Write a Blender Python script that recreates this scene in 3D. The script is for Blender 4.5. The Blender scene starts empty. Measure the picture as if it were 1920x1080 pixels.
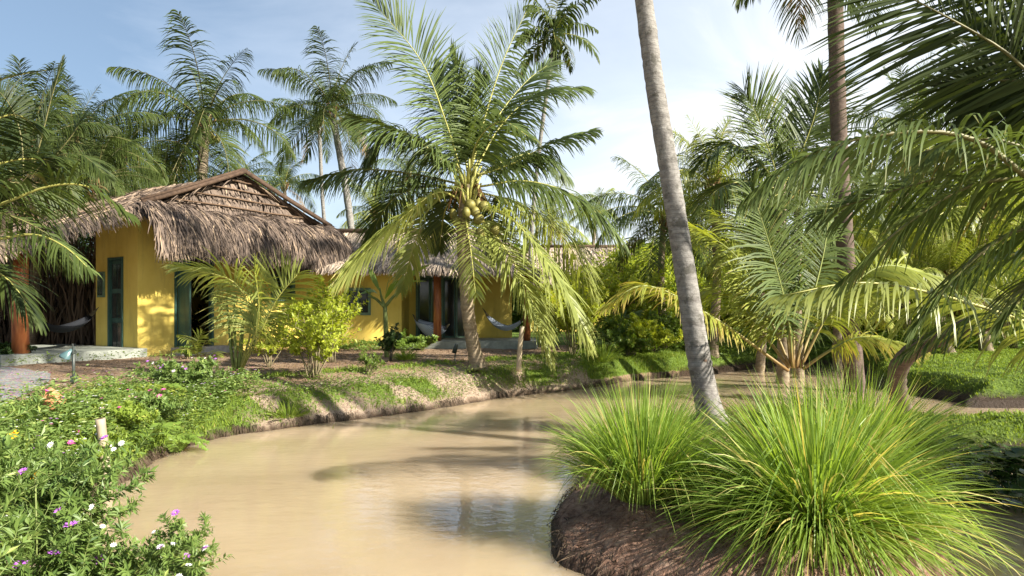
import bpy, math, random
import numpy as np
from mathutils import Vector

# ------------------------------------------------------------------ camera, world, sun
scene = bpy.context.scene
col = scene.collection
CAM_H, F, HY = 1.8, 1280.0, 580.0           # eye height, focal length in photo px, horizon row
cd = bpy.data.cameras.new('camera'); cam = bpy.data.objects.new('camera', cd); col.objects.link(cam)
cam.location = (0, 0, CAM_H); cam.rotation_euler = (math.radians(90), 0, 0)
cd.sensor_width = 36; cd.lens = 24; cd.shift_y = (HY - 540) / 1920; cd.clip_end = 2000; cd.clip_start = 0.05
scene.camera = cam

SUN = Vector((0.79, -0.45, 0.54)).normalized()
sl = bpy.data.lights.new('sun', 'SUN'); so = bpy.data.objects.new('sun', sl); col.objects.link(so)
sl.energy = 4.6; sl.angle = math.radians(0.8); sl.color = (1.0, 0.93, 0.80)
so.rotation_euler = SUN.to_track_quat('Z', 'Y').to_euler()

world = bpy.data.worlds.new('World'); scene.world = world; world.use_nodes = True
wn, wl = world.node_tree.nodes, world.node_tree.links
wn.clear()
w_out = wn.new('ShaderNodeOutputWorld'); bg = wn.new('ShaderNodeBackground'); sky = wn.new('ShaderNodeTexSky')
sky.sky_type = 'NISHITA'; sky.sun_disc = False
sky.sun_elevation = math.asin(SUN.z); sky.sun_rotation = math.atan2(SUN.x, SUN.y)
sky.air_density = 1.0; sky.dust_density = 1.2; sky.ozone_density = 1.6
bg.inputs[1].default_value = 0.125
tc = wn.new('ShaderNodeTexCoord'); sep = wn.new('ShaderNodeSeparateXYZ')
wl.new(tc.outputs['Generated'], sep.inputs[0])
mp = wn.new('ShaderNodeMapping'); mp.inputs['Scale'].default_value = (1.0, 1.0, 2.6); mp.inputs['Rotation'].default_value = (0.2, 0.3, 0.5)
nz = wn.new('ShaderNodeTexNoise'); nz.inputs['Scale'].default_value = 2.6; nz.inputs['Detail'].default_value = 9; nz.inputs['Roughness'].default_value = 0.56
nz.inputs['Distortion'].default_value = 0.5
wl.new(tc.outputs['Generated'], mp.inputs[0]); wl.new(mp.outputs[0], nz.inputs[0])
def wmath(op, a, b=None, clamp=False):
    n = wn.new('ShaderNodeMath'); n.operation = op; n.use_clamp = clamp
    for i, v in enumerate((a, b)):
        if v is None: continue
        if isinstance(v, (int, float)): n.inputs[i].default_value = v
        else: wl.new(v, n.inputs[i])
    return n.outputs[0]
# cloud veil: thicker to the right and towards the horizon
cov = wmath('ADD', wmath('MULTIPLY', sep.outputs[0], 0.75), wmath('MULTIPLY', sep.outputs[2], -0.75))
cov = wmath('ADD', cov, 0.80)
cl = wmath('ADD', wmath('MULTIPLY', wmath('SUBTRACT', nz.outputs[0], 0.5), 2.0), cov, True)
cl = wmath('MAXIMUM', cl, 0.75)
gl_ = wmath('ADD', wmath('ADD', wmath('MULTIPLY', sep.outputs[0], 1.1), wmath('MULTIPLY', sep.outputs[2], -0.9)), 0.86)
gl_ = wmath('ADD', gl_, wmath('MULTIPLY', wmath('SUBTRACT', nz.outputs[0], 0.5), 1.1), True)
cc_ = wn.new('ShaderNodeMixRGB'); cc_.inputs[1].default_value = (0.62, 0.86, 1.15, 1); cc_.inputs[2].default_value = (3.0, 3.12, 3.25, 1); wl.new(gl_, cc_.inputs[0])
mix = wn.new('ShaderNodeMixRGB'); wl.new(cc_.outputs[0], mix.inputs[2])
wl.new(cl, mix.inputs[0]); wl.new(sky.outputs[0], mix.inputs[1])
wl.new(mix.outputs[0], bg.inputs[0]); wl.new(bg.outputs[0], w_out.inputs[0])

scene.view_settings.view_transform = 'Standard'; scene.view_settings.look = 'None'
scene.view_settings.gamma = 1.0; scene.view_settings.exposure = 1.55
scene.render.engine = 'CYCLES'
scene.cycles.max_bounces = 6; scene.cycles.diffuse_bounces = 3; scene.cycles.glossy_bounces = 2
scene.cycles.transmission_bounces = 3; scene.cycles.transparent_max_bounces = 4

# ------------------------------------------------------------------ helpers
RS = np.random.RandomState
UP = np.array((0., 0., 1.))
def at(px, py, Y):                      # photo pixel + distance -> point in the garden
    return np.array(((px - 960) / F * Y, Y, CAM_H + (HY - py) / F * Y))
def nrm(v):
    v = np.asarray(v, float); return v / np.maximum(np.linalg.norm(v, axis=-1, keepdims=True), 1e-9)

def tag(o, label=None, cat=None, group=None, kind=None):
    if label: o['label'] = label
    if cat: o['category'] = cat
    if group: o['group'] = group
    if kind: o['kind'] = kind
    return o
def empty(name, loc, label, cat, group=None, rz=0):
    o = bpy.data.objects.new(name, None); col.objects.link(o)
    o.location = [float(c) for c in loc]; o.rotation_euler = (0, 0, rz); o.empty_display_size = 0.2
    return tag(o, label, cat, group)
def copy_tree(o, parent=None):
    c = o.copy(); col.objects.link(c); c.parent = parent
    for ch in list(o.children): copy_tree(ch, c)
    return c

class MB:
    """collects geometry; build() links it as ONE mesh object"""
    def __init__(s): s.V = []; s.Q = []; s.T = []; s.tone = []; s.n = 0; s.qm = []; s.tm = []; s.qs = []; s.ts = []
    def add(s, V, Q=None, T=None, tone=0.5, mat=0, smooth=False):
        V = np.asarray(V, float).reshape(-1, 3)
        if Q is not None and len(Q):
            Q = np.asarray(Q, int).reshape(-1, 4) + s.n; s.Q.append(Q); s.qm.append(np.full(len(Q), mat)); s.qs.append(np.full(len(Q), smooth))
        if T is not None and len(T):
            T = np.asarray(T, int).reshape(-1, 3) + s.n; s.T.append(T); s.tm.append(np.full(len(T), mat)); s.ts.append(np.full(len(T), smooth))
        s.V.append(V); s.tone.append(np.broadcast_to(np.asarray(tone, float), (len(V),)).copy()); s.n += len(V)
        return s
    def box(s, a, b, mat=0, tone=0.5):
        x0, y0, z0 = a; x1, y1, z1 = b
        V = [(x0,y0,z0),(x1,y0,z0),(x1,y1,z0),(x0,y1,z0),(x0,y0,z1),(x1,y0,z1),(x1,y1,z1),(x0,y1,z1)]
        return s.add(V, [(0,3,2,1),(4,5,6,7),(0,1,5,4),(1,2,6,5),(2,3,7,6),(3,0,4,7)], mat=mat, tone=tone)
    def tube(s, P, R, k=6, mat=0, tone=0.5, cap=True, smooth=True):
        P = np.asarray(P, float); n = len(P); R = np.broadcast_to(np.asarray(R, float), (n,))
        T = nrm(np.gradient(P, axis=0))
        ref = np.array((0.3, 0.9, 0.1)) if abs(T[0][2]) > 0.7 else UP
        A = nrm(np.cross(T, ref)); B = np.cross(A, T)
        a = np.linspace(0, 2*math.pi, k, endpoint=False)
        V = P[:,None] + R[:,None,None] * (np.cos(a)[None,:,None]*A[:,None] + np.sin(a)[None,:,None]*B[:,None])
        i, j = np.meshgrid(np.arange(n-1), np.arange(k), indexing='ij'); j2 = (j+1) % k
        Q = np.stack([i*k+j, i*k+j2, (i+1)*k+j2, (i+1)*k+j], -1).reshape(-1, 4)
        V = V.reshape(-1, 3); T3 = None
        if cap:
            V = np.vstack([V, P[:1], P[-1:]]); c0, c1 = n*k, n*k+1
            T3 = [(c0, (q+1) % k, q) for q in range(k)] + [(c1, (n-1)*k+q, (n-1)*k+(q+1) % k) for q in range(k)]
        return s.add(V, Q, T3, mat=mat, tone=tone, smooth=smooth)
    def ball(s, c, r, k=12, m=8, mat=0, tone=0.5):
        c = np.asarray(c, float); r = np.broadcast_to(np.asarray(r, float), (3,))
        th = np.linspace(0.02, math.pi-0.02, m+1); ph = np.linspace(0, 2*math.pi, k, endpoint=False)
        V = np.stack([np.sin(th)[:,None]*np.cos(ph)[None], np.sin(th)[:,None]*np.sin(ph)[None], np.cos(th)[:,None]+0*ph[None]], -1)*r + c
        i, j = np.meshgrid(np.arange(m), np.arange(k), indexing='ij'); j2 = (j+1) % k
        Q = np.stack([i*k+j, (i+1)*k+j, (i+1)*k+j2, i*k+j2], -1).reshape(-1, 4)
        return s.add(V.reshape(-1, 3), Q, mat=mat, tone=tone, smooth=True)
    def strips(s, P, W, tone, mat=0):
        """P (n,k,3) centre lines, W (n,k,3) half-width vectors -> n ribbons"""
        n, k = P.shape[:2]
        V = np.stack([P-W, P+W], 2).reshape(-1, 3)
        b = (np.arange(n)*k*2)[:,None]; j = np.arange(k-1)[None]*2
        Q = np.stack([b+j, b+j+1, b+j+3, b+j+2], -1).reshape(-1, 4)
        return s.add(V, Q, tone=np.repeat(tone, k*2) if np.ndim(tone) == 1 else np.asarray(tone).repeat(2, axis=1).ravel(), mat=mat, smooth=True)
    def leaves(s, C, D, N, L, W, tone, mat=0):
        """folded rhombus leaves: base C, direction D, normal N"""
        n = len(C); S = nrm(np.cross(D, N)); L = np.broadcast_to(L, (n,))[:,None]; W = np.broadcast_to(W, (n,))[:,None]
        Nn = nrm(np.cross(S, D))
        mid = C + D*L*0.45
        V = np.stack([C, mid + S*W*0.5 + Nn*W*0.12, C + D*L - Nn*L*0.12, mid - S*W*0.5 + Nn*W*0.12], 1)
        b = (np.arange(n)*4)[:,None]
        return s.add(V.reshape(-1, 3), b + np.array([0,1,2,3])[None], tone=np.repeat(tone, 4), mat=mat)
    def build(s, name, mats, parent=None, loc=None, flatten=None):
        V = np.concatenate(s.V); me = bpy.data.meshes.new(name)
        Q = np.concatenate(s.Q) if s.Q else np.zeros((0,4), int); T = np.concatenate(s.T) if s.T else np.zeros((0,3), int)
        me.vertices.add(len(V)); me.vertices.foreach_set('co', V.astype(np.float32).ravel())
        nl = Q.size + T.size; me.loops.add(nl)
        me.loops.foreach_set('vertex_index', np.concatenate([Q.ravel(), T.ravel()]).astype(np.int32))
        me.polygons.add(len(Q)+len(T))
        tot = np.concatenate([np.full(len(Q), 4), np.full(len(T), 3)]).astype(np.int32)
        me.polygons.foreach_set('loop_start', (np.cumsum(tot)-tot).astype(np.int32))
        mi = np.concatenate((s.qm or [np.zeros(0, int)]) + (s.tm or [])); sm = np.concatenate((s.qs or [np.zeros(0, bool)]) + (s.ts or []))
        me.polygons.foreach_set('material_index', mi.astype(np.int32)); me.polygons.foreach_set('use_smooth', sm.astype(bool))
        at_ = me.attributes.new('tone', 'FLOAT', 'POINT'); at_.data.foreach_set('value', np.concatenate(s.tone).astype(np.float32))
        for m in (mats if isinstance(mats, (list, tuple)) else [mats]): me.materials.append(m)
        me.update(calc_edges=True)
        o = bpy.data.objects.new(name, me); col.objects.link(o)
        if parent is not None: o.parent = parent
        if loc is not None: o.location = [float(c) for c in loc]
        return o
def mesh_child(name, me, parent, loc=(0,0,0), rz=0, sc=1):
    o = bpy.data.objects.new(name, me); col.objects.link(o); o.parent = parent
    o.location = [float(c) for c in loc]; o.rotation_euler = (0, 0, rz); o.scale = (sc, sc, sc); return o

def hash2(ix, iy, seed):
    h = (ix.astype(np.int64)*374761393 + iy.astype(np.int64)*668265263 + seed*1442695041) & 0x7fffffff
    h = ((h ^ (h >> 13)) * 1274126177) & 0x7fffffff
    return ((h ^ (h >> 16)) & 0xffff) / 65535.0
def vnoise(x, y, seed=0):
    ix, iy = np.floor(x), np.floor(y); fx, fy = x-ix, y-iy
    fx = fx*fx*(3-2*fx); fy = fy*fy*(3-2*fy)
    a, b = hash2(ix, iy, seed), hash2(ix+1, iy, seed); c, d = hash2(ix, iy+1, seed), hash2(ix+1, iy+1, seed)
    return (a*(1-fx)+b*fx)*(1-fy) + (c*(1-fx)+d*fx)*fy
def fbm(x, y, seed=0, o=4):
    x = np.asarray(x, float); y = np.asarray(y, float); s = 0; a = 0.5
    for i in range(o): s = s + a*(vnoise(x, y, seed+i)-0.5)*2; x = x*2.03+7.1; y = y*2.03+3.7; a *= 0.5
    return s
def spline(P, n):
    """Catmull-Rom through control points"""
    P = np.asarray(P, float); Q = np.vstack([2*P[0]-P[1], P, 2*P[-1]-P[-2]]); m = len(P)-1
    t = np.linspace(0, m, n); i = np.minimum(t.astype(int), m-1); f = (t-i)[:,None]
    a, b, c, d = Q[i], Q[i+1], Q[i+2], Q[i+3]
    return 0.5*(2*b + (c-a)*f + (2*a-5*b+4*c-d)*f**2 + (3*b-a-3*c+d)*f**3)
def sstep(x): x = np.clip(x, 0, 1); return x*x*(3-2*x)

# ------------------------------------------------------------------ materials
class NT:
    def __init__(s, name):
        s.m = bpy.data.materials.new(name); s.m.use_nodes = True; s.t = s.m.node_tree; s.t.nodes.clear()
        s.out = s.n('ShaderNodeOutputMaterial')
    def n(s, typ, **kw):
        o = s.t.nodes.new(typ)
        for k, v in kw.items(): setattr(o, k, v)
        return o
    def l(s, a, b): s.t.links.new(a, b)
    def noise(s, scale, detail=5, rough=0.6, vec=None, stretch=None):
        tx = s.n('ShaderNodeTexNoise'); tx.inputs['Scale'].default_value = scale; tx.inputs['Detail'].default_value = detail; tx.inputs['Roughness'].default_value = rough
        c = s.n('ShaderNodeTexCoord'); src = c.outputs['Object']
        if stretch:
            mp = s.n('ShaderNodeMapping'); mp.inputs['Scale'].default_value = stretch; s.l(src, mp.inputs[0]); src = mp.outputs[0]
        s.l(src, tx.inputs['Vector']); return tx.outputs[0]
    def ramp(s, fac, stops):
        r = s.n('ShaderNodeValToRGB'); e = r.color_ramp.elements
        while len(e) < len(stops): e.new(0.5)
        for el, (p, c) in zip(e, stops): el.position = p; el.color = (*c, 1) if len(c) == 3 else c
        s.l(fac, r.inputs[0]); return r.outputs[0]
    def math(s, op, a, b=0.0, clamp=False):
        m = s.n('ShaderNodeMath', operation=op, use_clamp=clamp)
        for i, v in enumerate((a, b)):
            if isinstance(v, (int, float)): m.inputs[i].default_value = v
            else: s.l(v, m.inputs[i])
        return m.outputs[0]
    def mixc(s, f, a, b, mode='MIX'):
        m = s.n('ShaderNodeMixRGB', blend_type=mode)
        for i, v in enumerate((f, a, b)):
            if isinstance(v, (int, float)): m.inputs[i].default_value = v
            elif isinstance(v, tuple): m.inputs[i].default_value = (*v, 1)
            else: s.l(v, m.inputs[i])
        return m.outputs[0]
    def attr(s, name='tone'):
        a = s.n('ShaderNodeAttribute', attribute_name=name); return a.outputs['Fac']
    def bump(s, h, strength=0.5, dist=0.02):
        b = s.n('ShaderNodeBump'); b.inputs['Strength'].default_value = strength; b.inputs['Distance'].default_value = dist; s.l(h, b.inputs['Height']); return b.outputs[0]
    def princ(s, colr, rough=0.6, spec=0.4, bump=None, metallic=0.0):
        p = s.n('ShaderNodeBsdfPrincipled'); 
        if isinstance(colr, tuple): p.inputs['Base Color'].default_value = (*colr, 1)
        else: s.l(colr, p.inputs['Base Color'])
        if isinstance(rough, (int, float)): p.inputs['Roughness'].default_value = rough
        else: s.l(rough, p.inputs['Roughness'])
        p.inputs['Specular IOR Level'].default_value = spec; p.inputs['Metallic'].default_value = metallic
        if bump is not None: s.l(bump, p.inputs['Normal'])
        return p.outputs[0]
    def done(s, sh): s.l(sh, s.out.inputs[0]); return s.m

def leaf_mat(name, c0, c1, c2, trans=0.4, rough=0.45, spec=0.35, big=0.0):
    """tone 0 -> c0, mid -> c1, 1 -> c2 (old / dry tips)"""
    k = NT(name); t = k.attr()
    oi = k.n('ShaderNodeObjectInfo')
    t2 = k.math('ADD', t, k.math('MULTIPLY', k.math('SUBTRACT', oi.outputs['Random'], 0.5), 0.22), True)
    c = k.ramp(t2, [(0.0, c0), (0.55, c1), (0.86, c1), (1.0, c2)])
    nz = k.noise(1.3, 2); c = k.mixc(0.35, c, k.ramp(nz, [(0.3, (0.55, 0.6, 0.5)), (0.7, (1.25, 1.2, 1.1))]), 'MULTIPLY')
    p = k.princ(c, rough, spec)
    tr = k.n('ShaderNodeBsdfTranslucent'); k.l(k.mixc(1.0, c, (1.25, 1.2, 0.55), 'MULTIPLY'), tr.inputs[0])
    mx = k.n('ShaderNodeMixShader'); mx.inputs[0].default_value = trans; k.l(p, mx.inputs[1]); k.l(tr.outputs[0], mx.inputs[2])
    return k.done(mx.outputs[0])

M = {}
M['palm'] = leaf_mat('palm_leaf', (0.055, 0.085, 0.036), (0.120, 0.165, 0.048), (0.36, 0.29, 0.10), 0.36, 0.48, 0.28)
M['palm_dark'] = leaf_mat('palm_leaf_dark', (0.024, 0.040, 0.014), (0.078, 0.108, 0.026), (0.20, 0.15, 0.06), 0.34, 0.5, 0.22)  # darker leaf copy; paints in the shade of the top right fronds
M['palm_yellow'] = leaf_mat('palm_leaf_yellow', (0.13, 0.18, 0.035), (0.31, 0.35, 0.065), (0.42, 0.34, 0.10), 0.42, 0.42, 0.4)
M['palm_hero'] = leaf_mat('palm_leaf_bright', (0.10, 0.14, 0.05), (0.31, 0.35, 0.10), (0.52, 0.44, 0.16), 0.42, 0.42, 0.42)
M['reed'] = leaf_mat('lemongrass', (0.13, 0.23, 0.045), (0.27, 0.39, 0.075), (0.60, 0.52, 0.20), 0.46, 0.45, 0.4)
M['grass'] = leaf_mat('grass_blades', (0.11, 0.18, 0.03), (0.24, 0.33, 0.050), (0.40, 0.36, 0.12), 0.4, 0.6, 0.2)
M['shrub'] = leaf_mat('shrub_leaf', (0.24, 0.32, 0.035), (0.44, 0.50, 0.06), (0.62, 0.58, 0.10), 0.5, 0.45, 0.35)
M['leafmid'] = leaf_mat('leaf_mid', (0.07, 0.13, 0.022), (0.18, 0.27, 0.045), (0.30, 0.32, 0.06), 0.36, 0.45, 0.4)
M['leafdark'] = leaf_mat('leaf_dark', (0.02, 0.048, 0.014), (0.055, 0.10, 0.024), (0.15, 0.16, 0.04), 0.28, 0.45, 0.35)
M['leafblue'] = leaf_mat('leaf_flower_bush', (0.06, 0.12, 0.03), (0.16, 0.24, 0.06), (0.30, 0.36, 0.10), 0.34, 0.45, 0.4)
M['deadfrond'] = leaf_mat('dead_frond', (0.10, 0.065, 0.035), (0.24, 0.165, 0.09), (0.38, 0.28, 0.16), 0.15, 0.8, 0.1)
M['lime'] = leaf_mat('leaf_lime', (0.12, 0.20, 0.03), (0.25, 0.34, 0.055), (0.42, 0.44, 0.10), 0.42, 0.5, 0.3)
M['drystick'] = leaf_mat('dry_thicket', (0.045, 0.032, 0.022), (0.14, 0.10, 0.07), (0.34, 0.27, 0.18), 0.1, 0.7, 0.2)

def simple(name, c, rough=0.6, spec=0.3, nscale=None, namt=0.25, bump=0.0, stretch=None, metallic=0.0):
    k = NT(name); cc = c; b = None
    if nscale:
        n = k.noise(nscale, 6, 0.62, stretch=stretch)
        lo = tuple(max(0, x*(1-namt)) for x in c); hi = tuple(x*(1+namt) for x in c)
        cc = k.ramp(n, [(0.28, lo), (0.72, hi)])
        if bump: b = k.bump(n, bump, 0.02)
    return k.done(k.princ(cc, rough, spec, b, metallic))
M['midrib'] = simple('midrib', (0.34, 0.33, 0.09), 0.45, 0.4, 6, 0.35)
M['midrib_dark'] = simple('midrib_dark', (0.14, 0.13, 0.05), 0.5, 0.3, 6, 0.35)
def m_petiole():
    k = NT('petiole_orange'); c = k.ramp(k.attr(), [(0.0, (0.22, 0.13, 0.05)), (0.2, (0.27, 0.22, 0.07)), (0.45, (0.22, 0.25, 0.07))]); return k.done(k.princ(c, 0.5, 0.3))
M['petiole'] = m_petiole()
M['coconut'] = simple('coconut_husk', (0.17, 0.155, 0.04), 0.5, 0.35, 9, 0.75)
M['fibre'] = simple('palm_fibre', (0.16, 0.095, 0.045), 0.85, 0.1, 14, 0.6, 0.6, (1, 1, 0.2))
M['stem'] = simple('stem', (0.20, 0.17, 0.10), 0.8, 0.2, 12, 0.4, 0.4)
M['stem_green'] = simple('stem_green', (0.16, 0.20, 0.06), 0.6, 0.3, 12, 0.4)
M['teal'] = simple('teal_paint', (0.045, 0.105, 0.085), 0.45, 0.4, 9, 0.35, 0.15, (1, 1, 0.15))
M['teal_light'] = simple('teal_frame_paint', (0.13, 0.22, 0.15), 0.5, 0.4, 9, 0.25)
M['concrete'] = simple('concrete_slab', (0.30, 0.32, 0.28), 0.75, 0.25, 5, 0.3, 0.3)
M['block'] = simple('grey_block', (0.36, 0.34, 0.32), 0.85, 0.2, 8, 0.3, 0.4)
M['darkwood'] = simple('dark_wood', (0.075, 0.048, 0.032), 0.8, 0.2, 12, 0.5, 0.4, (1, 1, 1))
M['batten'] = simple('batten', (0.13, 0.085, 0.055), 0.8, 0.2, 9, 0.4, 0.4)
M['rafter'] = simple('rafter', (0.26, 0.12, 0.05), 0.7, 0.2, 6, 0.4, 0.2)
M['dark'] = simple('room_dark', (0.025, 0.018, 0.016), 0.9, 0.1)
M['metal_dark'] = simple('dark_metal', (0.045, 0.055, 0.05), 0.4, 0.5, 20, 0.3)
M['lamp_teal'] = simple('lamp_housing', (0.07, 0.13, 0.14), 0.35, 0.5, 12, 0.2)
M['terracotta'] = simple('terracotta', (0.52, 0.22, 0.11), 0.75, 0.2, 14, 0.3, 0.3)
M['bamboo'] = simple('weathered_bamboo', (0.33, 0.27, 0.19), 0.65, 0.3, 10, 0.35, 0.3, (1, 1, 0.2))
M['curtain'] = simple('curtain', (0.16, 0.14, 0.12), 0.9, 0.1, 3, 0.3)
M['purple'] = simple('petal_purple', (0.42, 0.14, 0.55), 0.6, 0.2, 30, 0.2)
M['pink'] = simple('petal_pink', (0.60, 0.12, 0.35), 0.6, 0.2, 30, 0.2)
M['white'] = simple('petal_white', (0.78, 0.76, 0.76), 0.6, 0.2, 30, 0.1)
M['yellow'] = simple('petal_yellow', (0.80, 0.44, 0.02), 0.6, 0.2, 30, 0.2)
M['pad'] = leaf_mat('pad_leaf', (0.018, 0.045, 0.016), (0.05, 0.095, 0.03), (0.16, 0.20, 0.05), 0.15, 0.22, 0.6)

def m_wall():
    k = NT('yellow_plaster'); n = k.noise(1.1, 6, 0.6); n2 = k.noise(18, 5, 0.6)
    c = k.ramp(n, [(0.3, (0.74, 0.55, 0.11)), (0.7, (0.86, 0.68, 0.18))])
    g = k.n('ShaderNodeTexCoord'); sp = k.n('ShaderNodeSeparateXYZ'); k.l(g.outputs['Object'], sp.inputs[0])
    low = k.math('MULTIPLY', k.ramp(k.math('ADD', sp.outputs[2], k.math('MULTIPLY', k.noise(3.0, 4), 0.5)), [(0.20, (1,1,1)), (0.55, (0,0,0))]), 0.45)
    c = k.mixc(low, c, (0.42, 0.32, 0.15))                 # rain-splash dirt at the foot
    st = k.noise(2.2, 5, 0.7, stretch=(2.2, 2.2, 0.4)); c = k.mixc(k.ramp(st, [(0.50, (0,0,0)), (0.74, (0.45,)*3)]), c, (0.42, 0.30, 0.09))
    return k.done(k.princ(c, 0.82, 0.15, k.bump(n2, 0.25, 0.01)))
M['wall'] = m_wall()
def m_thatch(name, lo, hi, tip):
    k = NT(name); t = k.attr(); c = k.ramp(t, [(0.0, lo), (0.6, hi), (1.0, tip)])
    n = k.noise(1.7, 4, 0.6); c = k.mixc(0.5, c, k.ramp(n, [(0.3, (0.6, 0.58, 0.6)), (0.7, (1.2, 1.15, 1.1))]), 'MULTIPLY')
    return k.done(k.princ(c, 0.75, 0.25))
M['thatch'] = m_thatch('dry_thatch', (0.045, 0.034, 0.028), (0.19, 0.145, 0.115), (0.48, 0.36, 0.24))
M['thatch_pale'] = m_thatch('pale_thatch', (0.10, 0.08, 0.065), (0.32, 0.26, 0.205), (0.56, 0.46, 0.34))
def m_trunk(name, c_lo, c_hi, ring=7.0, lichen=0.0, dark=(0.04, 0.035, 0.03)):
    k = NT(name); w = k.n('ShaderNodeTexWave', bands_direction='Z', wave_profile='SAW'); w.inputs['Scale'].default_value = ring
    w.inputs['Distortion'].default_value = 1.6; w.inputs['Detail'].default_value = 4; w.inputs['Detail Scale'].default_value = 2.5
    g = k.n('ShaderNodeTexCoord'); k.l(g.outputs['Object'], w.inputs['Vector'])
    n = k.noise(9, 6, 0.65, stretch=(1, 1, 1.6))
    c = k.ramp(n, [(0.3, c_lo), (0.7, c_hi)])
    c = k.mixc(k.ramp(w.outputs['Fac'], [(0.0, (0.55,)*3), (0.16, (0,0,0))]), c, dark)
    if lichen: 
        n2 = k.noise(6, 4, 0.7); c = k.mixc(k.ramp(n2, [(0.55, (0,0,0)), (0.62, (lichen,)*3)]), c, (0.10, 0.095, 0.08))
    h = k.math('ADD', k.math('MULTIPLY', w.outputs['Fac'], 0.6), k.math('MULTIPLY', n, 0.8))
    return k.done(k.princ(c, 0.85, 0.15, k.bump(h, 0.6, 0.03)))
M['trunk_grey'] = m_trunk('palm_bark_grey', (0.15, 0.138, 0.13), (0.34, 0.325, 0.305), 6.5, 0.75)
M['trunk_brown'] = m_trunk('palm_bark_brown', (0.16, 0.12, 0.08), (0.34, 0.28, 0.20), 5.0, 0.3)
M['trunk_red'] = m_trunk('palm_bark_reddish', (0.09, 0.065, 0.055), (0.18, 0.135, 0.11), 7.0, 0.2)
def m_post():
    k = NT('red_brown_log'); n = k.noise(5, 6, 0.65, stretch=(2.5, 2.5, 0.35))
    c = k.ramp(n, [(0.3, (0.16, 0.045, 0.018)), (0.55, (0.36, 0.12, 0.04)), (0.75, (0.50, 0.22, 0.08))])
    return k.done(k.princ(c, 0.45, 0.4, k.bump(n, 0.4, 0.02)))
M['post'] = m_post()
def m_glass():
    k = NT('dark_window_glass'); return k.done(k.princ((0.03, 0.035, 0.035), 0.08, 0.6))
M['glass'] = m_glass()
def m_hammock(name, a, b):
    k = NT(name); w = k.n('ShaderNodeTexWave', bands_direction='Y'); w.inputs['Scale'].default_value = 9
    g = k.n('ShaderNodeTexCoord'); k.l(g.outputs['Object'], w.inputs['Vector'])
    return k.done(k.princ(k.ramp(w.outputs['Fac'], [(0.4, a), (0.6, b)]), 0.85, 0.1))
M['hammock_blue'] = m_hammock('blue_grey_cloth', (0.30, 0.36, 0.46), (0.52, 0.58, 0.66))
M['hammock_dark'] = m_hammock('charcoal_cloth', (0.014, 0.016, 0.02), (0.028, 0.03, 0.036))
def m_ground():
    k = NT('soil_and_turf'); gr = k.attr('turf'); mud = k.attr('mud'); wet_shade = k.attr('wet_shade')
    n1 = k.noise(2.2, 8, 0.68); n2 = k.noise(17, 8, 0.7); n3 = k.noise(60, 4, 0.7)
    soil = k.ramp(n1, [(0.3, (0.22, 0.135, 0.085)), (0.55, (0.36, 0.25, 0.165)), (0.75, (0.48, 0.37, 0.27))])
    dry = k.attr('dry'); soil = k.mixc(k.math('MULTIPLY', dry, 0.85), soil, k.ramp(n2, [(0.3, (0.30, 0.21, 0.15)), (0.6, (0.56, 0.44, 0.34))]))
    soil = k.mixc(k.ramp(n2, [(0.36, (0.55,)*3), (0.5, (0,0,0))]), soil, (0.13, 0.085, 0.055))
    vor = k.n('ShaderNodeTexVoronoi', feature='DISTANCE_TO_EDGE'); vor.inputs['Scale'].default_value = 13; vc = k.n('ShaderNodeTexCoord'); vm = k.n('ShaderNodeMixRGB'); vm.inputs[0].default_value = 0.16
    k.l(vc.outputs['Object'], vm.inputs[1]); vn = k.n('ShaderNodeTexNoise'); vn.inputs['Scale'].default_value = 7; k.l(vc.outputs['Object'], vn.inputs['Vector']); k.l(vn.outputs['Color'], vm.inputs[2]); k.l(vm.outputs[0], vor.inputs['Vector'])
    crack = k.ramp(vor.outputs['Distance'], [(0.0, (0, 0, 0)), (0.12, (1, 1, 1))])
    mudc = k.ramp(n2, [(0.3, (0.16, 0.085, 0.055)), (0.5, (0.46, 0.27, 0.19)), (0.75, (0.66, 0.48, 0.36))])
    mudc = k.mixc(k.ramp(n1, [(0.45, (0,0,0)), (0.7, (0.6,)*3)]), mudc, (0.10, 0.055, 0.035))
    mudc = k.mixc(k.math('MULTIPLY', k.math('SUBTRACT', 1.0, crack), 0.28), mudc, (0.055, 0.03, 0.02))
    turf = k.ramp(n2, [(0.3, (0.07, 0.12, 0.02)), (0.7, (0.18, 0.26, 0.04))])
    c = k.mixc(mud, soil, mudc)
    f = k.math('ADD', gr, k.math('MULTIPLY', k.math('SUBTRACT', n2, 0.5), 1.5))
    c = k.mixc(k.ramp(f, [(0.42, (0,0,0)), (0.6, (1,1,1))]), c, turf)
    c = k.mixc(wet_shade, c, (0.055, 0.035, 0.022))
    h = k.math('ADD', k.math('ADD', n2, k.math('MULTIPLY', n3, 0.35)), k.math('MULTIPLY', k.math('MULTIPLY', crack, mud), 0.18))
    rg = k.math('SUBTRACT', 0.95, k.math('MULTIPLY', wet_shade, 0.45))
    return k.done(k.princ(c, rg, 0.25, k.bump(h, 1.0, 0.10)))
M['ground'] = m_ground()
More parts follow.
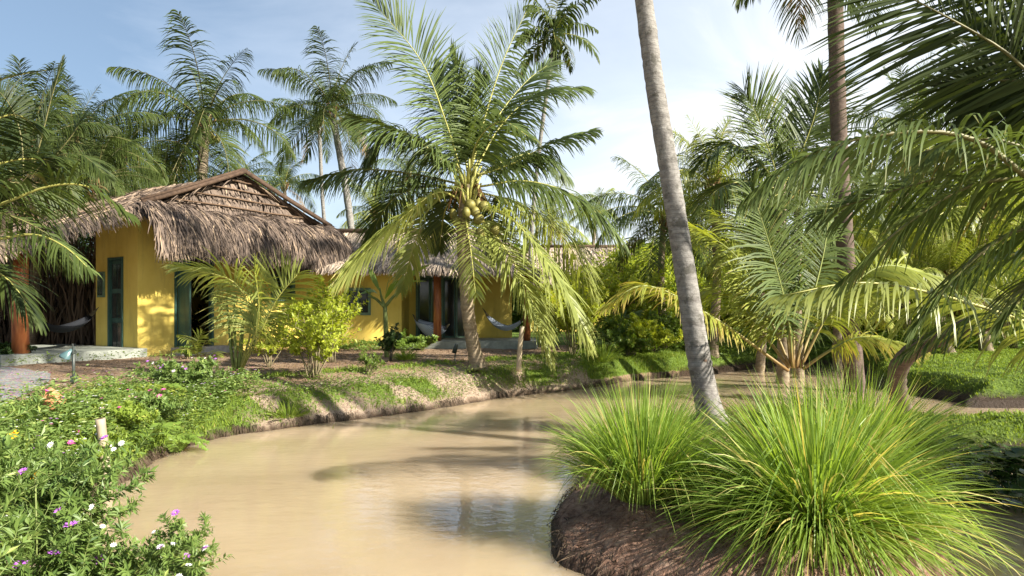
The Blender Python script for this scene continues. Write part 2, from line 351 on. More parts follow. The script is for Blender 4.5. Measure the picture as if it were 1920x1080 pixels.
def m_water():
    k = NT('muddy_water'); n = k.noise(0.5, 4, 0.5, stretch=(1, 2.0, 1)); rip = k.noise(4.5, 3, 0.5, stretch=(1, 1.7, 1)); rip2 = k.noise(16, 2, 0.5)
    c = k.ramp(n, [(0.3, (0.35, 0.265, 0.165)), (0.7, (0.42, 0.325, 0.21))])
    h = k.math('ADD', rip, k.math('MULTIPLY', rip2, 0.25))
    p = k.n('ShaderNodeBsdfPrincipled'); k.l(c, p.inputs['Base Color']); p.inputs['Roughness'].default_value = 0.035
    p.subsurface_method = 'BURLEY'; p.inputs['Subsurface Weight'].default_value = 1.0; p.inputs['Subsurface Radius'].default_value = (1.0, 0.85, 0.6); p.inputs['Subsurface Scale'].default_value = 0.45
    p.inputs['IOR'].default_value = 1.5; k.l(k.bump(h, 0.14, 0.03), p.inputs['Normal'])
    return k.done(p.outputs[0])
M['water'] = m_water()
def m_gravel():
    k = NT('grey_gravel'); v = k.n('ShaderNodeTexVoronoi'); v.inputs['Scale'].default_value = 34
    g = k.n('ShaderNodeTexCoord'); k.l(g.outputs['Object'], v.inputs['Vector'])
    c = k.mixc(0.55, k.ramp(k.noise(3, 5), [(0.3, (0.17, 0.16, 0.15)), (0.7, (0.33, 0.31, 0.29))]), v.outputs['Color'], 'SOFT_LIGHT')
    return k.done(k.princ(c, 0.9, 0.2, k.bump(v.outputs['Distance'], 0.8, 0.02)))
M['gravel'] = m_gravel()

# ------------------------------------------------------------------ terrain
def close(P, n):
    P = np.asarray(P, float); return spline(np.vstack([P, P[:1]]), n)[:-1]
WP = close([(-1.9,-6),(-2.2,0),(-2.35,2.5),(-2.9,4.2),(-3.7,5.6),(-3.95,6.8),(-4.25,8.2),(-4.15,9.5),(-3.5,10.2),(-2.75,10.95),(-1.53,12.2),
            (-0.22,13.9),(1.44,15.3),(2.7,16.8),(4.0,18.0),(5.4,18.8),(7.2,20.5),(9.4,21.5),(9.8,19),(8.4,16),(8.6,13.2),(9.4,12.4),(20,12.2),(38,12.2),(40,4),(38,-6)], 260)
IP = close([(0.28,5.5),(0.33,4.9),(0.62,4.45),(1.1,4.1),(2,3.7),(2.6,3.85),(3.0,4.5),(3.3,5.8),(4.1,7.2),(5.2,7.75),(8,7.8),(20,7.8),(36,7.8),(36,10.0),(20,10.0),(7,10.1),
            (4.8,10.6),(3.4,10.6),(2.2,9.9),(1.3,8.6),(0.8,7.2),(0.45,6.2)], 200)
def sdf(P, x, y):
    """positive inside polygon"""
    x = np.asarray(x, float); y = np.asarray(y, float); d = np.full(x.shape, 1e9); ins = np.zeros(x.shape, bool)
    for (ax, ay), (bx, by) in zip(P, np.roll(P, -1, axis=0)):
        ex, ey = bx-ax, by-ay; t = np.clip(((x-ax)*ex+(y-ay)*ey)/(ex*ex+ey*ey), 0, 1)
        d = np.minimum(d, (x-ax-t*ex)**2+(y-ay-t*ey)**2)
        cr = ((ay > y) != (by > y)); xx = ex*(y-ay)/(ey if abs(ey) > 1e-9 else 1e-9)+ax; ins ^= cr & (x < xx)
    return np.where(ins, 1, -1)*np.sqrt(d)
def height(x, y, full=False):
    x = np.asarray(x, float); y = np.asarray(y, float)
    e = 0.13*fbm(x*1.3, y*1.3, 11) + 0.035*fbm(x*7, y*7, 12)
    a = -sdf(WP, x, y) + e; b = sdf(IP, x, y) + e*0.6
    lump = 0.05*fbm(x*1.1, y*1.1, 5) + 0.05*fbm(x*4.0, y*4.0, 6) + 0.022*fbm(x*13, y*13, 7)
    za = np.where(a < 0, np.maximum(a*1.1, -0.6), 0.13*sstep(a/0.05) + 0.36*sstep((a-0.03)/0.5) + 0.15*sstep((a-0.5)/1.2) + lump*sstep(a/0.3)*np.where(a > 2.2, 0.45, 1))
    zb = np.where(b < 0, np.maximum(b*1.1, -0.6), 0.10*sstep(b/0.07) + 0.20*sstep(b/0.6) + (lump*1.5+0.05*np.abs(fbm(x*9, y*9, 9)))*sstep(b/0.15))
    z = np.maximum(za, zb)
    return (z, a, b) if full else z
def hz(x, y): return float(height(np.array([x]), np.array([y]))[0])
def G(px, py, z=0.62):                  # ground point seen at a photo pixel
    Y = (CAM_H-z)*F/(py-HY); X = (px-960)/F*Y; return np.array((X, Y, hz(X, Y)))
def GY(px, Y): X = (px-960)/F*Y; return np.array((X, Y, hz(X, Y)))

def axis(lo, hi, d, far):
    c = list(np.arange(lo, hi, d)); s = d; v = lo; L = []
    while v > -far: s *= 1.25; v -= s; L.append(v)
    s = d; v = c[-1]; R = []
    while v < far: s *= 1.25; v += s; R.append(v)
    return np.array(L[::-1]+c+R)
xs = axis(-11, 12, 0.075, 420); ys = axis(2.4, 23, 0.075, 420)
GX, GYY = np.meshgrid(xs, ys); Zt, A_, B_ = height(GX, GYY, True)
nx, ny = len(xs), len(ys)
g = MB(); i, j = np.meshgrid(np.arange(ny-1), np.arange(nx-1), indexing='ij')
g.add(np.stack([GX, GYY, Zt], -1).reshape(-1, 3), np.stack([i*nx+j, i*nx+j+1, (i+1)*nx+j+1, (i+1)*nx+j], -1).reshape(-1, 4), smooth=True)
ground = g.build('ground', M['ground']); tag(ground, 'brown soil and green turf of the garden and pond banks', 'ground', kind='structure')
def turf_mask(x, y, a, b):
    t = 0.15+0.35*fbm(x*0.7, y*0.7, 21)
    t = t + 0.42*np.exp(-((a-1.6)/0.35)**2)*(x < 3)                       # grass ribbon along the bank top
    t = t + 0.45*np.exp(-((a-0.45)/0.35)**2)*(fbm(x*0.9, y*0.9, 31) > 0.0)     # tufts down the bank face
    t = np.where((a > 2.1) & (x < 1.5) & (y < 21), -0.1+0.35*fbm(x*0.6, y*0.6, 22), t)
    t = np.where((x > 1.8) & (a > 0.12), 0.95, t)
    t = np.where(y > 22, 0.8, t)
    t = np.where((b > 0.12) & (x > 4.2), 1.0, t)
    t = np.where((b > 0) & (x <= 4.2), 0.0+0.45*sstep((y-6.5)/2), t)
    t = np.where((x < -3.2) & (a > 0) & (a < 1.5) & (y < 10), 0.7, t)
    return np.clip(t, 0, 1)
for nm, val in (('turf', turf_mask(GX, GYY, A_, B_)), ('mud', np.clip((B_ > -0.3)*(GX < 4.2)*1.0, 0, 1)), ('wet_shade', 1-sstep((Zt-0.02-0.05*fbm(GX*2, GYY*2, 94)-0.16*(GX > 4.5))/0.08)), ('dry', np.clip((A_ > 0)*(GX < 2.0)*(1-sstep((A_-0.7)/0.6)), 0, 1))):  # wet mud band plus painted bank shade, widened along the right ditch
    at_ = ground.data.attributes.new(nm, 'FLOAT', 'POINT'); at_.data.foreach_set('value', val.astype(np.float32).ravel())

w = MB(); w.add([(-7,-7,0),(41,-7,0),(41,24,0),(-7,24,0)], [(0,1,2,3)])
tag(w.build('water', M['water']), 'still light brown muddy pond water', 'water', kind='structure')
# gravel path at the far left
pc = spline([(-4.9,0.5),(-6.1,4.5),(-6.75,7.5),(-7.7,10),(-9.4,12.2),(-13,14)], 60); tn = nrm(np.gradient(pc, axis=0)); sd = np.stack([-tn[:,1], tn[:,0]], 1)
g = MB(); cs = np.linspace(-0.72, 0.72, 12); PX = pc[:,None,:]+sd[:,None,:]*cs[None,:,None]; wob = 0.10*fbm(PX[:,:,0]*2, PX[:,:,1]*2, 3)
PX = PX + sd[:,None,:]*(wob*np.abs(cs)[None]/0.72)[:,:,None]
PZ = height(PX[:,:,0], PX[:,:,1])+0.03; i, j = np.meshgrid(np.arange(59), np.arange(11), indexing='ij')
g.add(np.dstack([PX, PZ]).reshape(-1, 3), np.stack([i*12+j+1, i*12+j, (i+1)*12+j, (i+1)*12+j+1], -1).reshape(-1, 4), smooth=True)
tag(g.build('path', M['gravel']), 'grey gravel path at the left edge of the flower bed', 'path', kind='structure')

# ------------------------------------------------------------------ palms
def frond(P, L=1.0, n=60, w=0.03, droop=0.9, twist=0.0, seed=0, lift=0.15, start=0.16, base_tone=0.45, rib_r=0.022, a0=78, a1=22, gap=0.05, out=None, ragged=0.1, curl=0.0):
    """P: rachis points (k,3). Returns (leaflets MB, rib MB)"""
    r = RS(seed); P = np.asarray(P, float); C = spline(P, 40) if len(P) < 30 else P; gp_ = r.uniform(.2, .9, 3)
    seg = np.linalg.norm(np.diff(C, axis=0), axis=1); s = np.concatenate([[0], np.cumsum(seg)]); s /= s[-1]
    T = nrm(np.gradient(C, axis=0))
    lm, rm = out if out else (MB(), MB())
    nC = len(C[::2]); rm.tube(C[::2], np.linspace(rib_r, rib_r*0.18, nC), 5, tone=np.concatenate([np.repeat(np.linspace(0, 1, nC), 5), [0, 1]]))
    for side in (-1, 1):
        u = np.linspace(start, 1.0, n) + r.uniform(-0.4, 0.4, n)/n; u = np.clip(u, start, 1); u = u[(r.rand(n) > gap) & ~((np.abs(u-gp_[1+side]*.9-.05) < .012) | (np.abs(u-gp_[1]) < .008))]; m = len(u)
        p = np.stack([np.interp(u, s, C[:,k]) for k in range(3)], 1); t = nrm(np.stack([np.interp(u, s, T[:,k]) for k in range(3)], 1))
        sv = np.cross(t, UP); bad = np.linalg.norm(sv, axis=1) < 0.15; sv[bad] += np.array((0.2, 0.1, 0)); sv = nrm(sv); nv = np.cross(sv, t)
        tw = math.radians(twist)+0.25*np.sin(u*4+seed); c_, s_ = np.cos(tw)[:,None], np.sin(tw)[:,None]
        sv, nv = sv*c_+nv*s_, nv*c_-sv*s_
        q = (u-start)/(1-start)
        ang = np.radians(a0+(a1-a0)*q**1.4+r.normal(0, 5, m))
        ln = L*(0.45+0.75*np.sin(math.pi*np.clip(q*0.78+0.16, 0, 1)))*(1-0.35*q**4)*r.uniform(0.86, 1.1, m)
        d = nrm(np.cos(ang)[:,None]*t + side*np.sin(ang)[:,None]*sv + (lift+r.normal(0, 0.10, m))[:,None]*nv)
        K = 5; pts = [p]; dd = d.copy(); dr = droop*r.uniform(0.6, 1.4, m)*(0.75+0.5*r.rand())
        for k in range(1, K):
            dd = nrm(dd + (-UP)[None]*(dr*0.30*(k/(K-1))**0.5)[:,None] + r.normal(0, 0.02, (m, 3))); pts.append(pts[-1]+dd*(ln/(K-1))[:,None])
        PP = np.stack(pts, 1); dv = nrm(np.gradient(PP, axis=1)); tt = t[:,None]-np.sum(t[:,None]*dv, -1, keepdims=True)*dv
        wv = nrm(tt+0.35*nv[:,None]*side); wp = np.array([0.55, 1.0, 0.95, 0.62, 0.06])*w*0.5
        W = wv*wp[None,:,None]*r.uniform(0.8, 1.15, m)[:,None,None]
        tone = np.clip(base_tone+r.normal(0, 0.14, m), 0, 0.84)[:,None]+np.array([0, 0, 0, 0.04, 0.20])[None]*r.uniform(0, 2.2, m)[:,None]
        lm.strips(PP, W, np.clip(tone, 0, 1))
    return lm, rm
def curve_frond(length, e0, bend, n=24, power=1.2, yaw=0.0):
    u = np.linspace(0, 1, n); e = np.radians(e0-bend*u**power); ds = length/(n-1)
    x = np.concatenate([[0], np.cumsum(np.cos(e[:-1])*ds)]); z = np.concatenate([[0], np.cumsum(np.sin(e[:-1])*ds)])
    return np.stack([x, 0*x+yaw*length*u**2, z], 1)
FV = {}
def frond_variants(key, leafmat, ribmat, n, w, L, seeds=0):
    """unit (1 m long) fronds from upright to hanging; instanced with obj data sharing"""
    specs = [(84, 26), (72, 48), (60, 70), (46, 82), (32, 88), (16, 84), (-2, 74), (-26, 52), (-52, 32)]
    out = []
    for q, (e0, b) in enumerate(specs):
        lm, rm = MB(), MB()
        frond(curve_frond(1.0, e0, b, yaw=0.12*(-1)**q), L*(1.0 if q else .9), n, w, (0.9, 1.6, 2.6, 3.2, 3.2, 2.8, 2.0, 1.4, 1.0)[q], a0=84, a1=26, twist=RS(q+seeds).uniform(-22, 22), seed=q*7+seeds, out=(lm, lm), rib_r=0.008, base_tone=0.32+0.035*q, start=0.14)
        lm.qm = [np.full_like(a, 0) for a in lm.qm]; lm.qm[0][:] = 1; lm.tm[0][:] = 1
        o = lm.build('frond', [leafmat, ribmat]); me = o.data; bpy.data.objects.remove(o); out.append(me)
    FV[key] = out
frond_variants('coco', M['palm'], M['midrib'], 66, 0.0095, 0.27)
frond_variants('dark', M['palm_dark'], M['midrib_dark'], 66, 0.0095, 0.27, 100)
frond_variants('yellow', M['palm_yellow'], M['midrib'], 66, 0.0095, 0.27, 200)
frond_variants('dead', M['deadfrond'], M['deadfrond'], 40, 0.0085, 0.25, 400)
frond_variants('areca', M['palm_dark'], M['midrib'], 26, 0.034, 0.28, 300)

def trunk_mesh(P, r0, r1, flare=0.5, n=60, k=14, seed=0):
    C = spline(P, n); r = RS(seed); u = np.linspace(0, 1, n)
    R = r0+(r1-r0)*u**0.7 + r0*flare*np.exp(-u*n/3.2) + r0*0.035*r.normal(0, 1, n)*(u < 0.98)
    return MB().tube(C, R, k)
def palm(crown, base, Ld, label, key='coco', nf=22, r0=0.15, r1=0.10, mat='trunk_brown', seed=0, bend=None, nuts=0, emin=8, name='coconut_palm', group='coconut palms rising behind the houses', elo=0, skirt=True, dense=1.0, visible_trunk=True):
    r = RS(seed+500); base = np.asarray(base, float); crown = np.asarray(crown, float)
    root = empty(name, base, label, 'palm tree', group)
    loc = crown-base; mid = loc*0.5 + (np.asarray(bend) if bend is not None else np.array((r.uniform(-.3,.3), 0, 0)))
    trunk_mesh([(0,0,-0.1), mid, loc], r0, r1, seed=seed).build('trunk', M[mat], root)
    FVk = FV[key]; nv = len(FVk)
    for q in range(nf):
        t = q/(nf-1); vi = int(np.clip(elo + t*(emin-elo) + r.uniform(-0.6, 0.6), 0, nv-1))
        az = q*2.39996+r.uniform(-0.25, 0.25); sc = Ld*r.uniform(0.86, 1.12)*(0.8 if vi == 0 else 1)
        mesh_child('frond', FVk[vi], root, loc+np.array((0, 0, -0.05*t)), az, sc)
    if key != 'areca':
        for q in range(2): mesh_child('dead_frond', FV['dead'][8 if q else 7], root, loc-np.array((0, 0, .15)), r.uniform(0, 6.28), Ld*.85)
    if skirt:
        f = MB(); a = r.uniform(0, 6.28, 14)
        for x in a:
            z = r.uniform(-0.45, 0.1); f.tube([loc+(0,0,z-0.3), loc+np.array((math.cos(x)*r1*1.2, math.sin(x)*r1*1.2, z)), loc+np.array((math.cos(x)*r1*2.6, math.sin(x)*r1*2.6, z+0.3))], [0.02, 0.05, 0.015], 5)
        f.build('leaf_base', M['fibre'], root)
    for q in range(nuts):
        x = r.uniform(0, 6.28); rr = r1+0.16+r.uniform(0, .16)
        c = MB().ball((0,0,0), (0.12, 0.12, 0.145)); c.build('coconut', M['coconut'], root, loc+np.array((math.cos(x)*rr, math.sin(x)*rr, -0.25-r.uniform(0, .4))))
    return root
def gpalm(cx, cy, Y, Lpx, label, bx=None, **kw):
    c = at(cx, cy, Y); b = GY(bx if bx is not None else cx, Y); return palm(c, b, Lpx/F*Y, label, **kw)

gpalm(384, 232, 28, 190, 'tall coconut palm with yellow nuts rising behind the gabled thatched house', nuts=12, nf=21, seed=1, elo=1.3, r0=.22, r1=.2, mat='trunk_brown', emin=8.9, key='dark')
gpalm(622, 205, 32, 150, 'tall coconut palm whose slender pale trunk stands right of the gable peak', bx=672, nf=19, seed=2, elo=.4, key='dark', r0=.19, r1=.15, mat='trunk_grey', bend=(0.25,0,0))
gpalm(598, 235, 38, 92, 'thin palm just behind and left of the slender pale trunk', bx=640, nf=12, seed=3, r0=.12, r1=.1, mat='trunk_grey', emin=6)
gpalm(533, 345, 38, 78, 'small distant palm peeking over the right slope of the gable', nf=18, seed=4, emin=7)
gpalm(700, 395, 40, 85, 'distant yellowish palm low between the two yellow houses', nf=18, seed=5, key='yellow', emin=8)
gpalm(765, 330, 42, 95, 'distant palm crown behind the left fronds of the nut laden palm', nf=16, seed=6, emin=8)
gpalm(1118, 400, 44, 62, 'tiny distant palm above the far pale thatched roof', nf=16, seed=7, key='yellow', emin=7)
gpalm(1035, 415, 40, 90, 'distant palm half hidden right of the coconut bunch', nf=18, seed=71, key='yellow', emin=8)
gpalm(1245, 405, 23, 165, 'drooping grey green palm just left of the leaning grey trunk', nf=22, seed=8, elo=2, emin=8.5, mat='trunk_brown')
gpalm(1335, 345, 20, 165, 'bushy palm just right of the leaning grey trunk', nf=24, seed=9, elo=0, emin=8.5, key='yellow')
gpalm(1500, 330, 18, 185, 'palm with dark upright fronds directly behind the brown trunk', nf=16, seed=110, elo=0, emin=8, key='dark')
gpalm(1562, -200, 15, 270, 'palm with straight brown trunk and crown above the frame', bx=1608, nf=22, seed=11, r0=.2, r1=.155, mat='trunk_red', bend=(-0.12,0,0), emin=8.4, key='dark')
gpalm(1705, 250, 21, 165, 'grey leaved palm behind the dark overhanging fronds', nf=22, seed=12, elo=0, emin=8, key='coco')
gpalm(1850, 400, 19, 240, 'dense palm at the right edge behind the shaded lawn', nf=22, seed=13, elo=1, emin=8.5, key='yellow')
gpalm(1690, 455, 23, 190, 'yellow green palm low behind the shaded lawn', nf=22, seed=14, elo=0, emin=8.5, key='yellow')
gpalm(1570, 440, 20, 170, 'palm crown between the brown trunk and the short orange stemmed palm', nf=22, seed=15, elo=1, emin=8.5, key='yellow')
LG = 'dark palms crowding behind the porch'
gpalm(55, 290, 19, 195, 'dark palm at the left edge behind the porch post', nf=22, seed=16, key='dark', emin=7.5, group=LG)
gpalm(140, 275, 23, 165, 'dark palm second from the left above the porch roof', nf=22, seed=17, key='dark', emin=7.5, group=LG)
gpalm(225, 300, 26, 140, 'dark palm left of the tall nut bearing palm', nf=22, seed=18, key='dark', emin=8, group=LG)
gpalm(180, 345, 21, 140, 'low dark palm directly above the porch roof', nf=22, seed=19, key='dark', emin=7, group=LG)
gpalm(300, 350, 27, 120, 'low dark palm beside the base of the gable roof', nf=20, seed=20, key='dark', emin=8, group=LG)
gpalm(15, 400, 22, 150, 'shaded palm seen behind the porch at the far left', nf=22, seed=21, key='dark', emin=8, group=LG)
gpalm(440, 350, 30, 105, 'low palm behind the ridge of the gabled house', nf=18, seed=22, key='coco', emin=7)

gpalm(1420, 470, 19.5, 130, 'low yellow palm between the leaning trunk and the short orange stemmed palm', nf=20, seed=25, elo=0, emin=8, key='yellow')
gpalm(1780, 520, 18, 150, 'low yellow palm behind the crooked trunk on the right lawn', nf=20, seed=26, elo=0, emin=7.5, key='yellow')
# slender areca palm
c = at(1040, 62, 22); b = GY(985, 22)
ar = palm(c, b, 1.75, 'slender areca palm with thin trunk and small tufted crown', key='areca', nf=18, r0=.075, r1=.062, mat='trunk_grey', seed=31, name='areca_palm', group=None, emin=7.5, elo=0, bend=(-0.16,0,0), skirt=False)
MB().tube([(0,0,-0.75),(0,0,-0.4),(0,0,0.1)], [0.07,0.13,0.06], 10).build('crownshaft', M['palm_dark'], ar, c-b)
f = MB(); r = RS(4)
for q in range(26):
    x = r.uniform(0, 6.28); f.tube([(0,0,-.55),(math.cos(x)*.18, math.sin(x)*.18, -.7),(math.cos(x)*.2, math.sin(x)*.2, -1.2)], [.02,.03,.01], 4)
f.build('seed_strand', M['palm_dark'], ar, c-b)

# palms whose fronds are modelled one by one after the photograph
def hero_fronds(root, base, specs, leafmat, ribmat, Yc, L, n=96, w=0.031, rib=0.022, tone=0.45, seed=0, start=0.14, Lmul=1.0):
    for q, sp in enumerate(specs):
        pts, dY = sp[0], sp[1]; kw = dict(sp[2]) if len(sp) > 2 else {}
        m = len(pts); P = np.array([at(x, y, Yc+dY*k/(m-1)) for k, (x, y) in enumerate(pts)])
        mt = kw.pop('mat', leafmat); Lq = kw.pop('L', L)*Lmul; nq = kw.pop('n', n); tq = kw.pop('tone', tone); st = kw.pop('start', start)
        lm, rm = frond(P-base, Lq, nq, w, seed=seed+q, rib_r=rib, base_tone=tq, start=st, **kw)
        fo = lm.build('frond', mt, root); rm.build('midrib', ribmat, fo)

base = G(893, 686); Yc = base[1]
hp = empty('coconut_palm', base, 'leaning coconut palm full of green yellow nuts at the bank centre', 'palm tree')
P = np.array([at(x, y, Yc)-base for x, y in ((897,690),(886,640),(877,580),(871,500),(868,440),(873,375),(876,340))])
tm = trunk_mesh(P, 0.145, 0.13, 0.75, 90, 16, 3); tm.build('trunk', M['trunk_brown'], hp)
hero_fronds(hp, base, [
  ([(868,335),(838,235),(790,115),(700,5)], -0.9, dict(twist=84, droop=0.55, L=0.92)),
  ([(862,335),(820,292),(760,250),(672,222)], -0.8, dict(twist=25, droop=1.3, L=1.0)),
  ([(866,330),(800,270),(730,245),(690,300)], 0.8, dict(twist=10, droop=1.4, tone=0.3)),
  ([(862,345),(770,325),(670,318),(575,338)], 0.2, dict(twist=10, droop=1.9, L=0.8)),
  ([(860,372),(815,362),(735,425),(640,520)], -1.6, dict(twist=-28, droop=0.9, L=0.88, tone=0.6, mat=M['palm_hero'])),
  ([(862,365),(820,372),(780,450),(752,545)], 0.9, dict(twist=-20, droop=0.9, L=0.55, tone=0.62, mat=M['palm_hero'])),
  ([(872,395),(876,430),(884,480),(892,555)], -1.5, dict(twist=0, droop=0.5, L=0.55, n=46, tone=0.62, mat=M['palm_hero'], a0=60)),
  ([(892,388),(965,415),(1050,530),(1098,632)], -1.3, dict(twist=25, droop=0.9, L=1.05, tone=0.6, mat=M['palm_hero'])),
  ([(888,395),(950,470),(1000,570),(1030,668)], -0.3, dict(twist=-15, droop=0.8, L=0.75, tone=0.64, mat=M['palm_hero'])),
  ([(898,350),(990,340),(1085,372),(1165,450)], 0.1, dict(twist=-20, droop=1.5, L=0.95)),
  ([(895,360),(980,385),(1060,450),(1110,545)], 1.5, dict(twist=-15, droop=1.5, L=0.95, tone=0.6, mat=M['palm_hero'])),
  ([(896,330),(965,305),(1035,268),(1106,246)], -0.3, dict(twist=-10, droop=1.35, L=0.72)),
  ([(884,315),(912,210),(945,110),(990,15)], 0.4, dict(twist=62, droop=0.8, L=0.72, tone=0.35)),
  ([(876,320),(866,235),(856,160),(850,95)], 0.7, dict(twist=88, droop=0.35, L=0.62, tone=0.5)),
  ([(880,320),(890,225),(893,150),(915,140)], 1.4, dict(twist=60, droop=0.9, L=0.6, tone=0.2)),
  ([(888,325),(940,235),(1010,175),(1092,165)], 0.9, dict(twist=-25, droop=1.2, L=0.85)),
  ([(886,325),(930,225),(985,155),(1030,120)], 1.5, dict(twist=-30, droop=0.9, L=0.85, tone=0.3)),
  ([(880,330),(895,265),(940,228),(1000,262)], -1.5, dict(twist=0, droop=0.9, L=0.6, n=50)),
  ([(868,330),(835,250),(820,180),(812,130)], 1.6, dict(twist=60, droop=0.7, L=0.8, tone=0.2)),
  ([(888,335),(950,300),(1010,290),(1060,330)], 1.4, dict(twist=-10, droop=1.2, L=0.8, tone=0.3)),
  ([(862,355),(800,350),(735,375),(690,450)], 1.7, dict(twist=10, droop=1.5, L=0.9, tone=0.35)),
  ([(882,340),(915,380),(925,440),(930,490)], 1.3, dict(twist=0, droop=0.6, L=0.5, tone=0.3)),
  ([(866,350),(838,385),(828,430),(824,470)], 1.2, dict(twist=0, droop=0.6, L=0.5, tone=0.3)),
], M['palm'], M['midrib'], Yc, 0.9, seed=40, rib=0.026, n=118, w=0.034, start=0.09, Lmul=1.18)
f = MB(); r = RS(9); cc = at(876, 350, Yc)-base                     # leaf bases and flower stalks
for q in range(26):
    x = q*2.4; rr = .14; z = -0.35+q*0.028
    f.tube([cc+(math.cos(x)*rr*.7, math.sin(x)*rr*.7, z-.25), cc+(math.cos(x)*rr*1.4, math.sin(x)*rr*1.4, z), cc+(math.cos(x)*rr*2.2, math.sin(x)*rr*2.2, z+.22)], [.04,.034,.018], 6)
f.build('leaf_base', M['midrib'], hp)
f = MB()
for q in range(16):
    x = r.uniform(0, 6.28); f.tube([cc+(0,0,-.15), cc+(math.cos(x)*.25, math.sin(x)*.25, -.2+r.uniform(0,.3)), cc+(math.cos(x)*.42, math.sin(x)*.42, -.5+r.uniform(-.2,.2))], [.03,.02,.008], 5)
f.build('fruit_stalk', M['fibre'], hp)
for q, (x, y, dy) in enumerate([(869,401,-.42),(906,434,-.40),(886,384,-.36),(899,376,-.34),(893,397,-.36),(911,390,-.3),(855,418,-.3),(922,427,-.22),(902,412,-.3),(850,395,-.2)]):
    c = MB().ball((0,0,0), (0.086+.016*(q%3), 0.09, 0.112)); o = c.build('coconut', M['coconut'], hp, at(x, y, Yc+dy)-base+r.uniform(-.07, .07, 3)); o.rotation_euler = (r.uniform(-.4,.4), r.uniform(-.4,.4), 0)
f = MB(); f.ball((0,0,0.12), (0.05,0.05,0.05)); 

# leaning grey trunk on the islet
base = at(1330, 772, 8.3); base[2] = hz(base[0], base[1])
lp = empty('coconut_palm', base, 'leaning bare grey palm trunk in front, rooted on the grassy islet', 'palm tree')
crown = at(1120, -560, 8.3)
P = np.array([at(x, y, 8.3)-base for x, y in ((1340,800),(1326,752),(1305,640),(1283,500),(1256,330),(1228,160),(1207,0),(1175,-220),(1120,-560))])
C = spline(P, 150); u = np.linspace(0, 1, 150); r = RS(2)
R = np.interp(u, [0, .05, .14, .35, .6, 1], [.205, .175, .15, .128, .113, .10])*(1+0.022*r.normal(0, 1, 150))
MB().tube(C, R, 20).build('trunk', M['trunk_grey'], lp)
k_ = C[32]+np.array((0.03, -0.118, 0)); s_ = MB().ball((0,0,0), (.035,.02,.03), 8, 6); s_.build('knot', M['darkwood'], lp, k_)
for q in range(20):
    vi = int(np.clip(q/19*8.4, 0, 8)); mesh_child('frond', FV['coco'][vi], lp, crown-base, q*2.4, 3.0)

b = GY(1462, 16.6); ff = empty('coconut_palm', b, 'palm with two upright fan like feather fronds left of the brown trunk', 'palm tree', 'coconut palms rising behind the houses')
trunk_mesh([(0,0,-.1), (.1,0,1.6), at(1462,345,16.6)-b], .17, .13).build('trunk', M['trunk_brown'], ff)
hero_fronds(ff, b, [
  ([(1462,350),(1448,300),(1422,225),(1396,172)], -.4, dict(twist=88, droop=.35, L=1.25, tone=.45, a0=62, start=.22)),
  ([(1468,350),(1500,290),(1528,215),(1542,140)], -.3, dict(twist=86, droop=.35, L=1.2, tone=.2, a0=55, start=.2)),
  ([(1460,350),(1420,300),(1360,270),(1310,310)], -.3, dict(twist=10, droop=1.3, tone=.4)),
  ([(1460,355),(1400,340),(1340,360),(1300,430)], -.7, dict(twist=0, droop=1.4, tone=.5)),
  ([(1470,350),(1530,310),(1590,300),(1640,350)], .3, dict(twist=-10, droop=1.3, tone=.4)),
  ([(1466,360),(1440,380),(1420,440),(1410,510)], -1., dict(twist=0, droop=1., tone=.5)),
  ([(1472,360),(1520,370),(1560,420),(1590,500)], -.8, dict(twist=0, droop=1.2, tone=.5)),
  ([(1462,350),(1450,290),(1470,230),(1490,200)], .8, dict(twist=60, droop=.7, tone=.3)),
], M['palm'], M['midrib'], 16.6, 1.0, seed=500, w=.04, n=80)

# near palm right of the frame: overhanging fronds
def side_palm(name, label, crown_px, Y, trunkX, specs, leafmat, ribmat, L, seed, n=62, w=0.034, rib=.03, group=None, extra=6, key='dark', base=None, bend=None, mat='trunk_brown', Le=3.0, tone=.4):
    c = at(*crown_px, Y); b = np.array((trunkX, Y+0.3, hz(trunkX, Y+0.3))) if base is None else base
    root = empty(name, b, label, 'palm tree', group)
    mid = (c-b)*0.5+np.asarray(bend if bend is not None else (0.15, 0, 0))
    trunk_mesh([(0,0,-.1), mid, c-b], 0.17, 0.13, seed=seed).build('trunk', M[mat], root)
    hero_fronds(root, b, specs, leafmat, ribmat, Y, L, n, w, rib, tone=tone, seed=seed)
    rr = RS(seed)
    for q in range(extra): mesh_child('frond', FV[key][int(rr.randint(0, 6))], root, c-b, -1.2+q*2.4/max(extra-1, 1), Le)
    return root
side_palm('coconut_palm', 'near palm whose dark fronds hang in from the top right corner', (2110, 200), 6.9, 6.3, [
  ([(2110,200),(1975,170),(1860,80),(1640,-40)], -0.3, dict(twist=-62, droop=0.35, L=1.3, n=80, a0=70, a1=25, tone=0.4)),
  ([(2110,200),(1990,60),(1900,-40),(1780,-120)], 0.2, dict(twist=-50, droop=0.5, L=1.3, n=70, tone=0.1)),
  ([(2110,200),(1990,170),(1890,150),(1770,165)], 0.3, dict(twist=-50, droop=0.5, L=0.75, n=80, tone=0.15)),
  ([(2110,205),(2010,215),(1930,210),(1820,232)], 0.9, dict(twist=-50, droop=0.5, L=0.65, n=70, tone=0.2)),
  ([(2110,215),(2020,190),(1940,120),(1830,70)], 0.9, dict(twist=-50, droop=0.6, L=1.05, n=80, tone=0.1)),
], M['palm_dark'], M['midrib_dark'], 1.0, 70, w=0.032, extra=0, Le=2.4)
